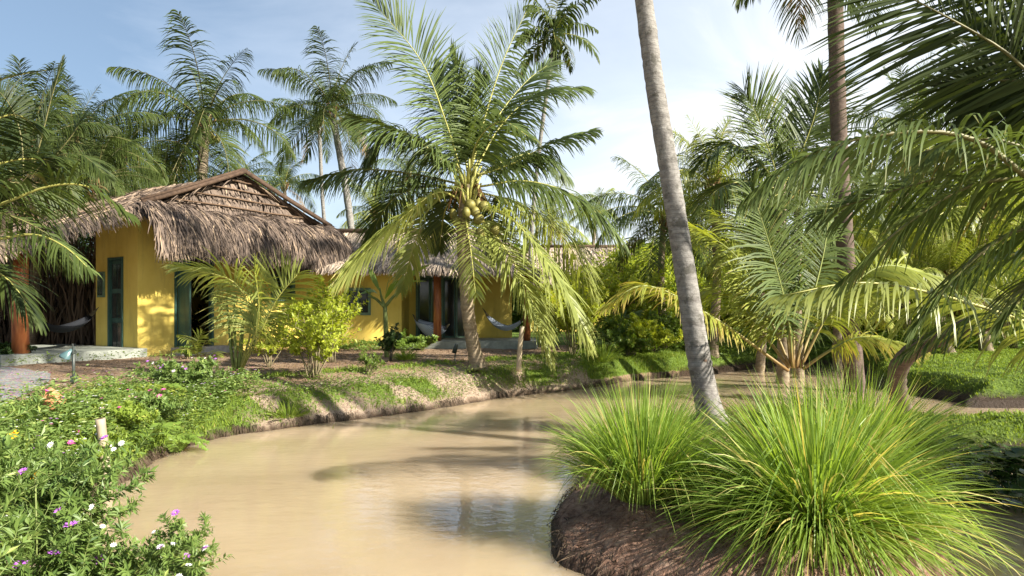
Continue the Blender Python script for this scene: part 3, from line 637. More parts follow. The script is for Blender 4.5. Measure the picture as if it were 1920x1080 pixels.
side_palm('coconut_palm', 'palm at the right edge whose arching frond droops long ribbon leaflets over the lawn', (2120, 430), 5.6, 5.3, [
  ([(2120,470),(1930,335),(1840,268),(1740,246),(1600,262),(1480,308),(1400,372)], -0.5, dict(twist=-5, droop=2.3, L=0.66, n=84, tone=0.62, a0=70, a1=15, start=.25)),
  ([(2120,470),(2010,340),(1900,270),(1800,262),(1720,290)], 0.1, dict(twist=-5, droop=2.2, L=0.55, n=70, tone=0.55, start=.2)),
  ([(2120,460),(1960,350),(1830,345),(1700,420),(1590,520)], 0.5, dict(twist=-25, droop=1.1, L=0.62, n=76, tone=0.55)),
  ([(2120,470),(2000,420),(1890,440),(1790,520),(1720,610)], 0.3, dict(twist=-25, droop=1.1, L=0.6, n=70, tone=0.5)),
  ([(2120,480),(2040,480),(1950,520),(1880,600)], 0.0, dict(twist=-20, droop=1.3, L=0.55, n=60, tone=0.5)),
  ([(2120,460),(1980,330),(1860,310),(1700,350),(1540,400)], 1.0, dict(twist=-30, droop=1.1, L=0.7, n=76, tone=0.45)),
], M['palm'], M['midrib_dark'], 0.7, 90, w=0.026, extra=0, Le=2.4, tone=.5)
side_palm('coconut_palm', 'palm with a crooked reddish trunk base on the shaded lawn by the ditch', (2150, 520), 8.6, 8.4, [
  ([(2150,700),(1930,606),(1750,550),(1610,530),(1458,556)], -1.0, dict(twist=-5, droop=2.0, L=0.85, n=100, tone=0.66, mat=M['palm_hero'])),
  ([(2150,560),(1980,560),(1820,590),(1700,660)], 0.4, dict(twist=-15, droop=1.3, L=0.75, n=60, tone=0.3)),
  ([(2150,520),(1980,470),(1830,500),(1730,600)], 1.0, dict(twist=-20, droop=1.2, L=0.85, n=66, tone=0.3)),
], M['palm'], M['midrib'], 0.9, 110, w=0.034, extra=2, Le=2.6, base=GY(1715, 12.2), bend=(-1.1, 0.8, 0.25), mat='trunk_red')

# near palm left of the frame
side_palm('coconut_palm', 'palm left of the frame whose green fronds hang in front of the porch roof', (-170, 400), 9.5, -8.3, [
  ([(-170,400),(-30,392),(90,350),(170,352),(240,402)], -0.4, dict(twist=20, droop=1.1, L=0.75, n=70, tone=0.5)),
  ([(-170,420),(-40,450),(60,440),(120,462),(168,505)], -0.8, dict(twist=0, droop=1.5, L=0.62, n=66, tone=0.6, mat=M['palm'])),
  ([(-170,370),(-60,260),(20,215),(75,240)], 0.3, dict(twist=30, droop=0.8, L=0.7, n=60, tone=0.15)),
  ([(-170,370),(-70,200),(0,150),(95,130)], 0.5, dict(twist=5, droop=0.2, L=0.22, n=60, tone=0.1, a0=30)),
  ([(-170,390),(-60,330),(30,300),(110,300)], 0.5, dict(twist=30, droop=0.9, L=0.8, n=66, tone=0.2)),
  ([(-170,410),(-80,480),(10,520),(70,600)], 0.2, dict(twist=0, droop=1.2, L=0.7, n=56, tone=0.25)),
  ([(-170,390),(-60,340),(30,360),(90,420)], 1.0, dict(twist=10, droop=1.1, L=0.8, n=60, tone=0.3)),
], M['palm_dark'], M['midrib'], 0.8, 130, w=0.034, extra=4, Le=2.4, tone=.3)
# spear-like fronds of a palm at the left
b = GY(-60, 17.5); root = empty('coconut_palm', b, 'dark palm with stiff folded spear fronds above the porch roof', 'palm tree')
trunk_mesh([(0,0,-.1),(0.1,0,1.5),at(45,350,16.5)-b], .16, .12).build('trunk', M['trunk_brown'], root)
hero_fronds(root, b, [
  ([(50,350),(75,270),(95,190),(118,112)], 0.0, dict(twist=80, droop=0.05, L=0.45, n=50, a0=22, a1=12, tone=0.1)),
  ([(45,350),(40,260),(20,200),(-20,150)], 0.2, dict(twist=30, droop=0.6, L=0.8, tone=0.1)),
  ([(55,350),(130,260),(160,220),(200,235)], 0.5, dict(twist=-20, droop=0.9, L=0.8, tone=0.2)),
  ([(45,350),(90,300),(150,290),(200,330)], -0.4, dict(twist=-10, droop=1.0, L=0.8, tone=0.2)),
  ([(40,350),(0,300),(-50,300),(-90,350)], -0.2, dict(twist=10, droop=1.0, L=0.8, tone=0.2)),
], M['palm_dark'], M['midrib_dark'], 16.5, 0.8, seed=160)

# short palm with orange petioles behind the islet
base = GY(1488, 13.4); yp = empty('coconut_palm', base, 'short bushy palm with orange leaf stalks rising behind the reed clumps', 'palm tree')
hero_fronds(yp, base, [
  ([(1486,690),(1478,600),(1452,490),(1408,350)], -0.5, dict(twist=84, droop=0.7, L=1.1, n=110, tone=0.4, start=.17, mat=M['palm'])),
  ([(1492,690),(1515,590),(1545,470),(1560,350)], 0.5, dict(twist=80, droop=0.8, L=1.05, n=110, tone=0.3, start=.17, mat=M['palm'])),
  ([(1482,690),(1440,590),(1380,480),(1290,420)], 0.6, dict(twist=20, droop=1.2, L=0.9, tone=0.6, start=.17)),
  ([(1478,695),(1342,598),(1215,536),(1138,572)], -1.0, dict(twist=10, droop=1.2, L=0.75, tone=0.8, start=.3)),
  ([(1500,690),(1560,580),(1650,500),(1760,520)], 0.4, dict(twist=-15, droop=1.2, L=0.9, tone=0.5, start=.25)),
  ([(1505,692),(1560,655),(1620,632),(1720,652)], -0.8, dict(twist=0, droop=1.0, L=0.7, tone=0.75, start=.3)),
  ([(1488,690),(1490,560),(1500,440),(1490,300)], 1.3, dict(twist=80, droop=0.6, L=0.95, tone=0.3, start=.25, mat=M['palm'])),
  ([(1480,690),(1420,610),(1360,540),(1300,560)], 1.2, dict(twist=10, droop=1.2, L=0.85, tone=0.65, start=.25)),
  ([(1494,690),(1535,600),(1600,560),(1660,600)], 1.4, dict(twist=0, droop=1.2, L=0.85, tone=0.55, start=.25)),
  ([(1484,690),(1465,570),(1400,440),(1340,400)], 1.6, dict(twist=30, droop=1.0, L=0.9, tone=0.45, start=.25)),
], M['palm_yellow'], M['petiole'], 13.4, 0.9, seed=180, rib=.036, w=.036)
trunk_mesh([(0,0,-.3),(0,0,0),(0,0,.25)], .2, .16, .1, 20).build('trunk', M['fibre'], yp)


base = G(445, 706); sp_ = empty('young_palm', base, 'young palm with blue green arching fronds before the gabled house doorway', 'palm tree')
hero_fronds(sp_, base, [
  ([(447,700),(470,610),(440,530),(335,500)], -0.6, dict(twist=-15, droop=0.8, L=0.8, tone=0.5, start=.30, n=60)),
  ([(448,700),(480,620),(485,570),(478,505)], -1.3, dict(twist=85, droop=0.3, L=0.75, tone=0.4, start=.4, n=44)),
  ([(450,700),(490,620),(520,560),(560,512)], -0.5, dict(twist=40, droop=0.5, L=0.78, tone=0.5, start=.35, n=50)),
  ([(446,700),(440,640),(428,590),(410,560)], -0.3, dict(twist=20, droop=1.3, L=0.5, tone=0.4, start=.3, n=40)),
  ([(450,700),(470,650),(500,600),(530,590)], 0.5, dict(twist=0, droop=1.0, L=0.5, tone=0.4, start=.3, n=40)),
], M['palm_hero'], M['midrib'], base[1], 0.55, w=0.03, seed=210, rib=.022)
st = MB(); r = RS(5)
for q in range(7):
    a = r.uniform(0, 6.28); d = np.array((math.cos(a), math.sin(a), 0)); st.tube([d*.04, d*.10+(0,0,.35), d*.18+(0,0,.8+.1*q)], [.032,.025,.015], 6)
st.build('stem', M['stem_green'], sp_)
# low yellow green palm seedling left of it, beside the doorway block
base = G(372, 684); sd_ = empty('palm_seedling', base, 'low yellow green palm seedling at the doorstep', 'plant')
hero_fronds(sd_, base, [([(372,670),(360,640),(340,632)], -.3, dict(L=.28, n=16, droop=.8, twist=20, start=.25)), ([(372,670),(385,640),(400,640)], -.2, dict(L=.28, n=16, droop=.8, twist=-20, start=.25)),
  ([(372,670),(355,655),(330,658)], -.4, dict(L=.25, n=16, droop=.8, start=.2)), ([(372,670),(370,640),(378,625)], 0, dict(L=.26, n=16, droop=.6, twist=60, start=.2)), ([(372,670),(395,660),(412,668)], -.3, dict(L=.25, n=14, droop=.8, start=.2))],
  M['palm_yellow'], M['midrib'], base[1], .28, w=.028, seed=230, rib=.01)
# grey green young palm right of the bank
base = G(1150, 655); gp = empty('young_palm', base, 'young grey green palm under the shrubs right of the hanging fronds', 'palm tree')
hero_fronds(gp, base, [([(1150,650),(1140,600),(1105,575)], -.4, dict(L=.5, n=30, twist=10, start=.15)), ([(1150,650),(1165,600),(1200,585)], -.3, dict(L=.5, n=30, twist=-10, start=.15)),
  ([(1150,650),(1120,620),(1085,610)], -.6, dict(L=.5, n=30, start=.15)), ([(1150,650),(1185,625),(1215,640)], -.4, dict(L=.45, n=30, start=.15)), ([(1150,650),(1150,600),(1155,565)], .3, dict(L=.5, n=30, twist=70, start=.15))],
  M['palm'], M['midrib_dark'], base[1], .5, w=.03, seed=240, rib=.018)

# ------------------------------------------------------------------ houses
def wall_panel(mb, x0, x1, z0, z1, y0, y1, holes, ax='x'):
    """wall box with rectangular openings, cut into butting pieces"""
    xs_ = sorted({x0, x1, *[h[0] for h in holes], *[h[1] for h in holes]})
    for a, b in zip(xs_[:-1], xs_[1:]):
        hs = sorted([(h[2], h[3]) for h in holes if h[0] <= a and h[1] >= b]); z = z0
        for (c, d) in hs+[(z1, z1)]:
            if c > z+1e-6:
                if ax == 'x': mb.box((a, y0, z), (b, y1, c))
                else: mb.box((y0, a, z), (y1, b, c))
            z = d
def strands(mb, O, A, D, N, la, n, ln, w, spread=0.25, seed=0, lift=0.05, tone=0.5, fringe=0.35, curl=0.25):
    """thatch straws: start spread along O+A*la and over D; run along D, lifted along N, ends droop"""
    r = RS(seed); A, D, N = nrm(A), nrm(D), nrm(N); n_ = n
    s = r.uniform(0, 1, n_)[:,None]; v = r.uniform(0, 1, n_)[:,None]
    return r, s, v
def thatch(mb, surf, nu, nv, ln, w, seed=0, jit=0.3, tone=0.5, last=1.0, rough=0.04):
    """surf(u,v)->pos for v 0 top..1 bottom. rows of straws lying on the surface"""
    r = RS(seed)
    for row in range(nv):
        v0 = row/nv; u = r.uniform(0, 1, nu); v = np.clip(v0+r.uniform(-.5, .5, nu)/nv, 0, 1)
        P0 = surf(u, v); e = 1e-3; vv = np.minimum(v, .995); D = nrm(surf(u, vv+e)-surf(u, vv)); A = nrm(surf(np.minimum(u, .995)+e, v)-surf(np.minimum(u, .995), v)); N = nrm(np.cross(A, D)); N = np.where((N[:,2:] < 0), -N, N)
        D = nrm(D + A*r.normal(0, jit, nu)[:,None] + N*np.abs(r.normal(0, jit*0.35, nu))[:,None]); L_ = ln*r.uniform(.6, 1.25, nu)
        pts = [P0+N*r.uniform(0, rough, nu)[:,None]]; dd = D
        for k in range(3):
            dd = nrm(dd + np.array((0, 0, -0.16)) + A*r.normal(0, .08, nu)[:,None]); pts.append(pts[-1]+dd*(L_/3)[:,None])
        PP = np.stack(pts, 1); rv = nrm(A+N*r.normal(0, .6, nu)[:,None]); W = rv[:,None]*(np.array([.8, 1, .8, .25])*w/2)[None,:,None]*r.uniform(.6, 1.4, nu)[:,None,None]
        tn_ = np.clip(tone+r.normal(0, .24, nu), 0, 1); mb.strips(PP, W, tn_)
def sheet(mb, surf, nu=24, nv=10, off=0.03, tone=0.15):
    u, v = np.meshgrid(np.linspace(0, 1, nu), np.linspace(0, 1, nv)); P = surf(u.ravel(), v.ravel())-np.array((0, 0, off)); i, j = np.meshgrid(np.arange(nv-1), np.arange(nu-1), indexing='ij')
    mb.add(P, np.stack([i*nu+j, i*nu+j+1, (i+1)*nu+j+1, (i+1)*nu+j], -1).reshape(-1, 4), tone=tone, smooth=True)
def plane_surf(a, b, c, d):
    """a->b top edge, d->c bottom edge"""
    a, b, c, d = map(np.asarray, (a, b, c, d))
    return lambda u, v: ((a[None]*(1-u)[:,None]+b[None]*u[:,None])*(1-v)[:,None] + (d[None]*(1-u)[:,None]+c[None]*u[:,None])*v[:,None])
def slab_frame(mb, x0, x1, z0, z1, y0, y1, t=0.07, ax='x'):
    B = (lambda a, b: mb.box(a, b)) if ax == 'x' else (lambda a, b: mb.box((a[1], a[0], a[2]), (b[1], b[0], b[2])))
    B((x0, y0, z0), (x0+t, y1, z1)); B((x1-t, y0, z0), (x1, y1, z1)); B((x0+t, y0, z1-t), (x1-t, y1, z1))
    return B

GZ = 0.66
h1 = empty('gabled_house', (-9.16, 16.7, GZ), 'yellow house with big shaggy thatch awning under a brown gable', 'house', 'yellow thatched houses', math.atan2(.853, .52))
LW, HW, RX, RZ = 5.86, 3.69, 2.72, 4.80
m = MB(); wall_panel(m, 0, LW, -.1, HW, 0, .16, [(.95, 2.08, 0.05, 2.55), (3.98, 4.85, 1.35, 2.5)])
wall_panel(m, .16, 1.9, -.1, HW, 0, .16, [(0.62, 1.3, 0.05, 2.45)], 'y')
m.box((.16, 1.74, -.1), (2.2, 1.9, HW)); m.box((2.04, 1.9, -.1), (2.2, 5.2, HW)); m.box((2.2, 5.04, -.1), (LW, 5.2, HW)); m.box((LW-.16, .16, -.1), (LW, 5.04, HW))
m.build('wall', M['wall'], h1)
m = MB(); m.box((.17, .17, 0.0), (LW-.17, 5.0, 0.04)); m.build('floor', M['concrete'], h1)
m = MB(); m.box((.17, .17, 3.0), (LW-.17, 1.73, 3.05)); m.build('ceiling', M['darkwood'], h1)
m = MB(); m.box((1.9, .18, .05), (LW-.2, .22, 3.0)); 
# doorway: frame, folded green leaves
m = MB(); slab_frame(m, .95, 2.08, 0.05, 2.55, -.02, .12); fr = m.build('door_frame', M['teal'], h1)
m = MB(); m.box((1.03, -.52, .07), (1.075, -.025, 2.45)); 
for q in range(24): m.box((1.022, -.48, .2+q*.09), (1.083, -.07, .235+q*.09))
m.build('door', M['teal'], h1)
m = MB()
for q in range(7): x = 1.25+q*.055; m.add([(x, .28+.03*(q%2), .1), (x+.055, .28+.03*((q+1)%2), .1), (x+.055, .28+.03*((q+1)%2), 2.5), (x, .28+.03*(q%2), 2.5)], [(0,1,2,3)], smooth=True)
m.build('curtain', M['curtain'], h1)
m = MB(); B = slab_frame(m, 3.98, 4.85, 1.35, 2.5, -.03, .12, .08); m.box((4.06, -.03, 1.35), (4.77, .12, 1.43)); m.box((4.39, -.03, 1.43), (4.44, .12, 2.42)); wf = m.build('window', M['teal_light'], h1)
m = MB(); 
for q in range(10): m.box((4.07, .02, 1.47+q*.095), (4.385, .05, 1.51+q*.095)); m.box((4.445, .02, 1.47+q*.095), (4.765, .05, 1.51+q*.095))
m.build('louvre', M['teal'], wf)
m = MB(); slab_frame(m, .62, 1.3, .05, 2.45, -.03, .12, .06, 'y'); m.build('door_frame', M['teal'], h1)
m = MB(); m.box((.04, .69, .08), (.08, 1.23, 2.38)); d_ = m.build('door', M['teal'], h1)
m = MB()
for q in range(3): m.box((.025, .74, .18+q*.74), (.037, .94, .80+q*.74)); m.box((.025, .98, .18+q*.74), (.037, 1.18, .80+q*.74))
m.build('door_panel', M['glass'], d_)
m = MB(); m.box((-.05, 1.45, 1.45), (-.005, 1.75, 2.1)); wf = m.build('window', M['teal_light'], h1)
m = MB(); m.box((-.06, 1.49, 1.5), (-.052, 1.71, 2.05)); m.build('pane', M['glass'], wf)
m = MB(); m.box((-3.05, -.42, -.3), (-.005, 3.6, .2)); m.build('porch_floor', M['concrete'], h1)
m = MB(); m.tube([(-2.52, -.02, .14), (-2.55, -.02, 1.3), (-2.5, -.02, 2.62)], [.165, .15, .135], 14); m.build('porch_post', M['post'], h1)
m = MB(); m.tube([(-2.52, 3.2, .14), (-2.52, 3.2, 1.5), (-2.5, 3.2, 2.62)], [.15, .14, .13], 12); m.build('porch_post', M['post'], h1)
sl_ = (RZ-HW)/RX
m = MB(); m.tube([(-3.3, .02, HW-3.3*sl_-.1), (-.03, .02, HW-.12)], .07, 8); m.build('rafter', M['rafter'], h1)
m = MB(); m.tube([(-2.5, -.1, 2.6), (-2.5, 3.4, 2.6)], .07, 8); m.build('beam', M['rafter'], h1)
# roof
sag = lambda s: (lambda u, v: s(u, v)+np.stack([0*u, 0*u, 0.035*np.sin(v*3.1+1)*0-0.05*np.sin(u*5+v*4)*.4], 1))
SL = sag(plane_surf((RX, -.42, RZ+.06), (RX, 5.5, RZ+.06), (-3.5, 5.5, HW-3.5*sl_+.02), (-3.5, -.42, HW-3.5*sl_+.02)))
SR = sag(plane_surf((RX, -.42, RZ+.06), (RX, 5.5, RZ+.06), (LW+.95, 5.5, HW-.95*sl_+.02), (LW+.95, -.42, HW-.95*sl_+.02)))
m = MB()
for S_, nn in ((SL, 9), (SR, 6)):
    sheet(m, S_, off=0.0); sheet(m, S_, off=0.09); thatch(m, S_, 420, nn, .75, .035, seed=nn, jit=.13, tone=.52)
# hanging rough ends along the front verge of the porch side
VS = plane_surf((0, -.42, HW+.05), (-3.5, -.42, HW-3.5*sl_+.05), (-3.55, -.62, HW-3.5*sl_-.12), (0, -.62, HW-.12)); thatch(m, VS, 260, 2, .42, .035, seed=77, jit=.35, tone=.55)
ES = plane_surf((-3.45, -.5, HW-3.45*sl_+.04), (-3.45, 5.4, HW-3.45*sl_+.04), (-3.65, 5.4, HW-3.6*sl_-.15), (-3.65, -.5, HW-3.6*sl_-.15)); thatch(m, ES, 320, 2, .45, .035, seed=78, jit=.3, tone=.5)
roof = m.build('roof', M['thatch'], h1)
m = MB()
for (x0, x1) in ((-.15, RX), (LW+.12, RX)):
    z0 = HW+.02-(.15 if x0 < 0 else .12)*sl_
    m.tube([(x0, -.47, z0+.05), ((x0+x1)/2, -.47, (z0+RZ+.1)/2+.02), (x1, -.47, RZ+.13)], [.06, .055, .06], 7)
    m.tube([(x0, -.40, z0+.13), ((x0+x1)/2, -.38, (z0+RZ+.1)/2+.10), (x1, -.40, RZ+.20)], [.04, .05, .045], 6)
m.build('bargeboard', M['darkwood'], roof)
# gable face of dried leaf panels with battens
m = MB(); r = RS(12); yg = -.30
m.add([(-.1, yg+.06, HW-.1), (LW+.1, yg+.06, HW-.1), (RX, yg+.06, RZ+.02)], T=[(0,1,2)], tone=.3)
for row in range(6):
    zt = HW+.04+(row+1)*.21; zb = zt-.30; half = max(0.0, (RZ-zt)/sl_)+.12
    if half < .15: continue
    n = int(half*2*42); x = RX+r.uniform(-half, half, n); x = x[np.abs(x-RX) < (RZ-zt)/sl_+.05]; n = len(x)
    top = np.stack([x, np.full(n, yg+.03), np.full(n, zt)], 1); dx = r.normal(0.06, .09, n); bot = np.stack([x+dx, np.full(n, yg-.03)-r.uniform(0, .03, n), zb+r.normal(0, .03, n)], 1)
    PP = np.stack([top, (top+bot)/2+np.array((0, -.012, 0)), bot], 1); W = np.array((1., 0, 0))[None,None]*np.array([.028, .026, .012])[None,:,None]*np.ones((n,1,1)); m.strips(PP, W, np.clip(.42+r.normal(0, .16, n), 0, 1))
m.build('gable_panel', M['thatch'], h1)
for q in range(4):
    z = HW+.22+q*.245; half = (RZ-z)/sl_-.05; m = MB()
    m.tube([(RX-half, yg-.07, z), (RX-half*.3, yg-.075, z+.012), (RX+half*.4, yg-.07, z-.012), (RX+half, yg-.07, z)], .02, 6); m.build('batten', M['batten'], h1)
# shaggy awning
UX0, UX1 = -.28, 5.45
def awn(u, v):
    s = u*(UX1-UX0+1.5); x = np.minimum(UX0+s, UX1); a = np.clip((s-(UX1-UX0))/1.5, 0, 1)*1.45
    out = .30+1.02*np.sin(np.clip(v, 0, 1)*1.45)**1.0; z = HW+.0-1.02*(1-np.cos(v*1.42))-.14*v
    z = z + .05*np.sin(x*2.3)+.03*np.sin(x*7+v*5)
    return np.stack([x+np.sin(a)*out, -np.cos(a)*out, z], 1)
m = MB(); sheet(m, awn, 60, 10, .06, .1); sheet(m, awn, 60, 10, .16, .0); thatch(m, awn, 1050, 9, .50, .030, seed=3, jit=.30, tone=.40, rough=.09)
thatch(m, lambda u, v: awn(u, .86+v*.14), 1500, 2, .50, .030, seed=4, jit=.26, tone=.42, rough=.1)
m.build('awning', M['thatch'], h1)
m = MB(); m.box((.75, -.62, -.1), (2.25, -.17, .17)); m.build('doorstep', M['block'], h1)

def hammock(p0, p1, sag, wid, name, label, mat, seed=0, wide_open=0.0):
    p0, p1 = np.array(p0, float), np.array(p1, float); c = (p0+p1)/2; root = empty(name, c, label, 'hammock', 'hammocks slung on the porches')
    n, k = 26, 9; u = np.linspace(0, 1, n); d = p1-p0; side = nrm(np.cross(d, UP)); cl_ = p0[None]+d[None]*u[:,None]; cl_[:,2] -= sag*4*u*(1-u)
    a, b = 3, n-4; m = MB(); V = []; v = np.linspace(-1, 1, k)
    for i in range(a, b+1):
        q = (i-a)/(b-a); wq = wid*(.30+.70*math.sin(math.pi*q)); dz = wq*(.42+wide_open)
        V += [cl_[i]+side*wq*x*.62+np.array((0, 0, dz*x*x)) for x in v]
    rows = b-a+1; i, j = np.meshgrid(np.arange(rows-1), np.arange(k-1), indexing='ij')
    m.add(np.array(V)-c, np.stack([i*k+j, i*k+j+1, (i+1)*k+j+1, (i+1)*k+j], -1).reshape(-1, 4), smooth=True); o = m.build('cloth', M[mat], root)
    s_ = o.modifiers.new('thickness', 'SOLIDIFY'); s_.thickness = .012
    for end, ia in ((p0, 0), (p1, rows-1)):
        m = MB()
        for j in range(k): m.tube([end-c, V[ia*k+j]-c], .006, 4)
        m.build('rope', M['stem'], root)
    return root
RM = np.array(((.52, -.853, 0), (.853, .52, 0), (0, 0, 1))); T1 = lambda p: RM@np.array(p)+np.array((-9.16, 16.7, GZ))
hammock(T1((-2.38, .1, 1.05)), T1((-.02, 1.72, 1.2)), .52, .35, 'hammock', 'dark charcoal hammock hanging in the shade of the left porch', 'hammock_dark')

# second house
h2 = empty('porch_house', (-3.4, 21, GZ), 'yellow house with red brown post and blue hammocks behind the centre palm', 'house', 'yellow thatched houses')
L2 = lambda x, y, z=0: (x+3.4, y-21, z)
def b2(m, x0, x1, y0, y1, z0, z1): m.box(L2(x0, y0, z0), L2(x1, y1, z1))
m = MB(); wall_panel(m, -3.6, 0, -.1, 2.6, 0, .15, [(-1.66, -.98, 1.02, 1.75)])
b2(m, -3.55, -3.4, 21.15, 22.6, -.1, 3.0)
wall_panel(m, -.15, 3.4, -.1, 2.9, 1.6, 1.75, [(.22, 2.02, .12, 2.25)])
b2(m, -7.0, -6.85, 21.15, 24.8, -.1, 2.6); b2(m, -.15, 0.0, 22.75, 24.8, -.1, 2.9); b2(m, -7.0, 0, 24.8, 24.95, -.1, 2.8)
m.build('wall', M['wall'], h2)
m = MB(); B = slab_frame(m, -1.70, -.94, .96, 1.80, -.04, .12, .08); m.box((-1.62, -.04, .96), (-1.02, .12, 1.04)); m.box((-1.36, -.04, 1.04), (-1.30, .12, 1.72)); wf = m.build('window', M['teal_light'], h2)
m = MB(); m.box((-1.62, .05, 1.04), (-1.36, .08, 1.72)); m.box((-1.30, .05, 1.04), (-1.02, .08, 1.72)); m.build('pane', M['glass'], wf)
m = MB(); slab_frame(m, .22, 2.02, .14, 2.25, 1.55, 1.72, .07); m.build('door_frame', M['teal_light'], h2)
for q in range(4):
    x0 = .29+q*.415; m = MB(); slab_frame(m, x0+.005, x0+.41, .16, 2.17, 1.58, 1.64, .055); m.box((x0+.06, 1.58, .16), (x0+.355, 1.64, .26)); o = m.build('door', M['teal'] if q % 2 == 0 else M['teal_light'], h2)
    m = MB(); m.box((x0+.06, 1.60, .26), (x0+.355, 1.615, 2.11)); m.build('pane', M['glass'], o)
m = MB(); b2(m, -3.38, .75, 20.1, 22.59, -.3, .2); m.build('porch_floor', M['concrete'], h2)
m = MB(); m.tube([L2(-2.24, 20.45, .12), L2(-2.23, 20.45, 1.2), L2(-2.24, 20.45, 2.35)], [.125, .115, .11], 12); m.build('porch_post', M['post'], h2)
m = MB(); m.tube([L2(.45, 20.45, .12), L2(.45, 20.45, 2.2)], [.11, .10], 12); m.build('porch_post', M['post'], h2)
m = MB(); m.tube([L2(-3.4, 20.45, 2.28), L2(.9, 20.45, 2.28)], .06, 8); m.build('beam', M['rafter'], h2)
S1 = plane_surf(L2(-6.6, 23.4, 3.75), L2(-.4, 23.4, 3.75), L2(.7, 20.0, 2.32), L2(-7.4, 20.0, 2.42)); S2 = plane_surf(L2(-6.6, 23.4, 3.75), L2(-.4, 23.4, 3.75), L2(.7, 26, 2.3), L2(-7.4, 26, 2.3))
S3 = plane_surf(L2(-.45, 23.4, 3.75), L2(-.4, 23.5, 3.75), L2(.7, 26, 2.3), L2(.7, 20.0, 2.32))
m = MB()
for q, S_ in enumerate((S1, S2, S3)): sheet(m, S_); sheet(m, S_, off=.12); thatch(m, S_, (520, 200, 200)[q], 7, .6, .04, seed=60+q, jit=.12, tone=.62)
thatch(m, lambda u, v: S1(u, .93+v*.07), 1100, 2, .50, .035, seed=66, jit=.25, tone=.45); thatch(m, lambda u, v: S3(u, .9+v*.1), 300, 2, .5, .035, seed=67, jit=.3, tone=.45)
rf = m.build('roof', M['thatch_pale'], h2)
m = MB(); m.tube([L2(-6.7, 23.4, 3.82), L2(-.35, 23.4, 3.82)], .09, 8); m.build('ridge', M['batten'], rf)
hammock((-3.15, 21.6, 1.65), (-1.9, 20.8, 1.35), .55, .55, 'hammock', 'blue grey hammock on the second porch, left of its red brown post', 'hammock_blue', wide_open=.3)
hammock((-.95, 21.9, 1.85), (.45, 20.6, 1.65), .60, .34, 'hammock', 'blue grey hammock on the second porch, right of the nut laden palm trunk', 'hammock_blue')

h3 = empty('far_house', (3.6, 34, .7), 'distant house showing only its pale thatched roof above the shrubs', 'house', 'yellow thatched houses')
m = MB(); m.box((-3, 0, 0), (3.2, 4, 2.6)); m.build('wall', M['wall'], h3)
Sa = plane_surf((-2.6, 2, 4.35), (2.4, 2, 4.35), (3.6, -1.2, 2.5), (-3.6, -1.2, 2.5)); Sb = plane_surf((-2.6, 2, 4.35), (2.4, 2, 4.35), (3.6, 5, 2.5), (-3.6, 5, 2.5)); Sc = plane_surf((2.38, 2, 4.35), (2.4, 2.1, 4.35), (3.6, 5, 2.5), (3.6, -1.2, 2.5)); m = MB()
for q, S_ in enumerate((Sa, Sb, Sc)): sheet(m, S_); thatch(m, S_, 260, 7, .7, .06, seed=80+q, jit=.12, tone=.7)
rf = m.build('roof', M['thatch_pale'], h3); m = MB(); m.tube([(-2.7, 2, 4.42), (2.5, 2, 4.42)], .09, 7); m.build('ridge', M['darkwood'], rf)
m = MB(); m.box((-.6, -.04, 1.0), (.3, -.005, 2.0)); m.build('window', M['teal'], h3)

# ------------------------------------------------------------------ shrubs, bushes, reeds
def rand_dirs(r, n): return nrm(r.normal(0, 1, (n, 3)))
def stem_bush(name, base, label, cat, H, spread, ns, nl, ll, lw, mat, seed, group=None, stemmat='stem', up=0.6, sub=3, whorl=False, flowers=None, lean=(0,0), nstem=None, rs=0.012, tone=.45, parent=None):
    r = RS(seed); base = np.asarray(base, float); root = empty(name, base, label, cat, group) if parent is None else parent
    sm, lm = MB(), MB(); tips = []
    for q in range(ns):
        a = r.uniform(0, 6.28); rad = spread*math.sqrt(r.uniform(0.02, 1)); h = H*r.uniform(.62, 1.05)*(1-.35*(rad/spread)**2)
        tip = np.array((math.cos(a)*rad+lean[0], math.sin(a)*rad+lean[1], h)); b0 = np.array((math.cos(a), math.sin(a), 0))*r.uniform(0, .12)*spread
        mid = tip*np.array((.35, .35, .6))+r.normal(0, .05*H, 3); mid[2] = abs(mid[2]); main = spline([b0, mid, tip], 12)
        sm.tube(main, np.linspace(rs, rs*.3, 12), 5); paths = [main]
        for s_ in range(sub):
            i0 = r.randint(4, 11); d = nrm(rand_dirs(r, 1)[0]*np.array((1, 1, .5))+(0, 0, up)); e = main[i0]+d*H*r.uniform(.18, .4)
            pth = spline([main[i0], (main[i0]+e)/2+r.normal(0, .02*H, 3), e], 8); sm.tube(pth, np.linspace(rs*.5, rs*.2, 8), 4); paths.append(pth)
        for pi, pth in enumerate(paths):
            n = nl if pi == 0 else int(nl*.7); t = r.uniform(.35 if pi == 0 else .15, 1, n); idx = t*(len(pth)-1); i0 = np.minimum(idx.astype(int), len(pth)-2); f = (idx-i0)[:,None]
            p = pth[i0]*(1-f)+pth[i0+1]*f; tg = nrm(pth[i0+1]-pth[i0]); o = rand_dirs(r, n); o = nrm(o-np.sum(o*tg, 1, keepdims=True)*tg)
            d = nrm(o+tg*.6+np.array((0, 0, -.05))); N = nrm(tg+UP*.5+r.normal(0, .3, (n, 3)))
            lm.leaves(p, d, N, ll*r.uniform(.6, 1.2, n), lw*r.uniform(.7, 1.2, n), np.clip(tone+r.normal(0, .2, n)+.15*t, 0, 1)); tips.append(pth[-1])
    sm.build('stem', M[stemmat], root); lm.build('foliage', mat, root)
    if flowers:
        for q, (fm, size, cnt, nm) in enumerate(flowers):
            tp = np.array(tips); order = np.argsort(-(tp[:,2]-.25*tp[:,1]+r.normal(0, .12*H, len(tp))))[:cnt*3]; r.shuffle(order)
            for k in order[:cnt]: flower(root, tp[k]+(0, 0, .01), size*r.uniform(.8, 1.2), fm, r, nm)
    return root
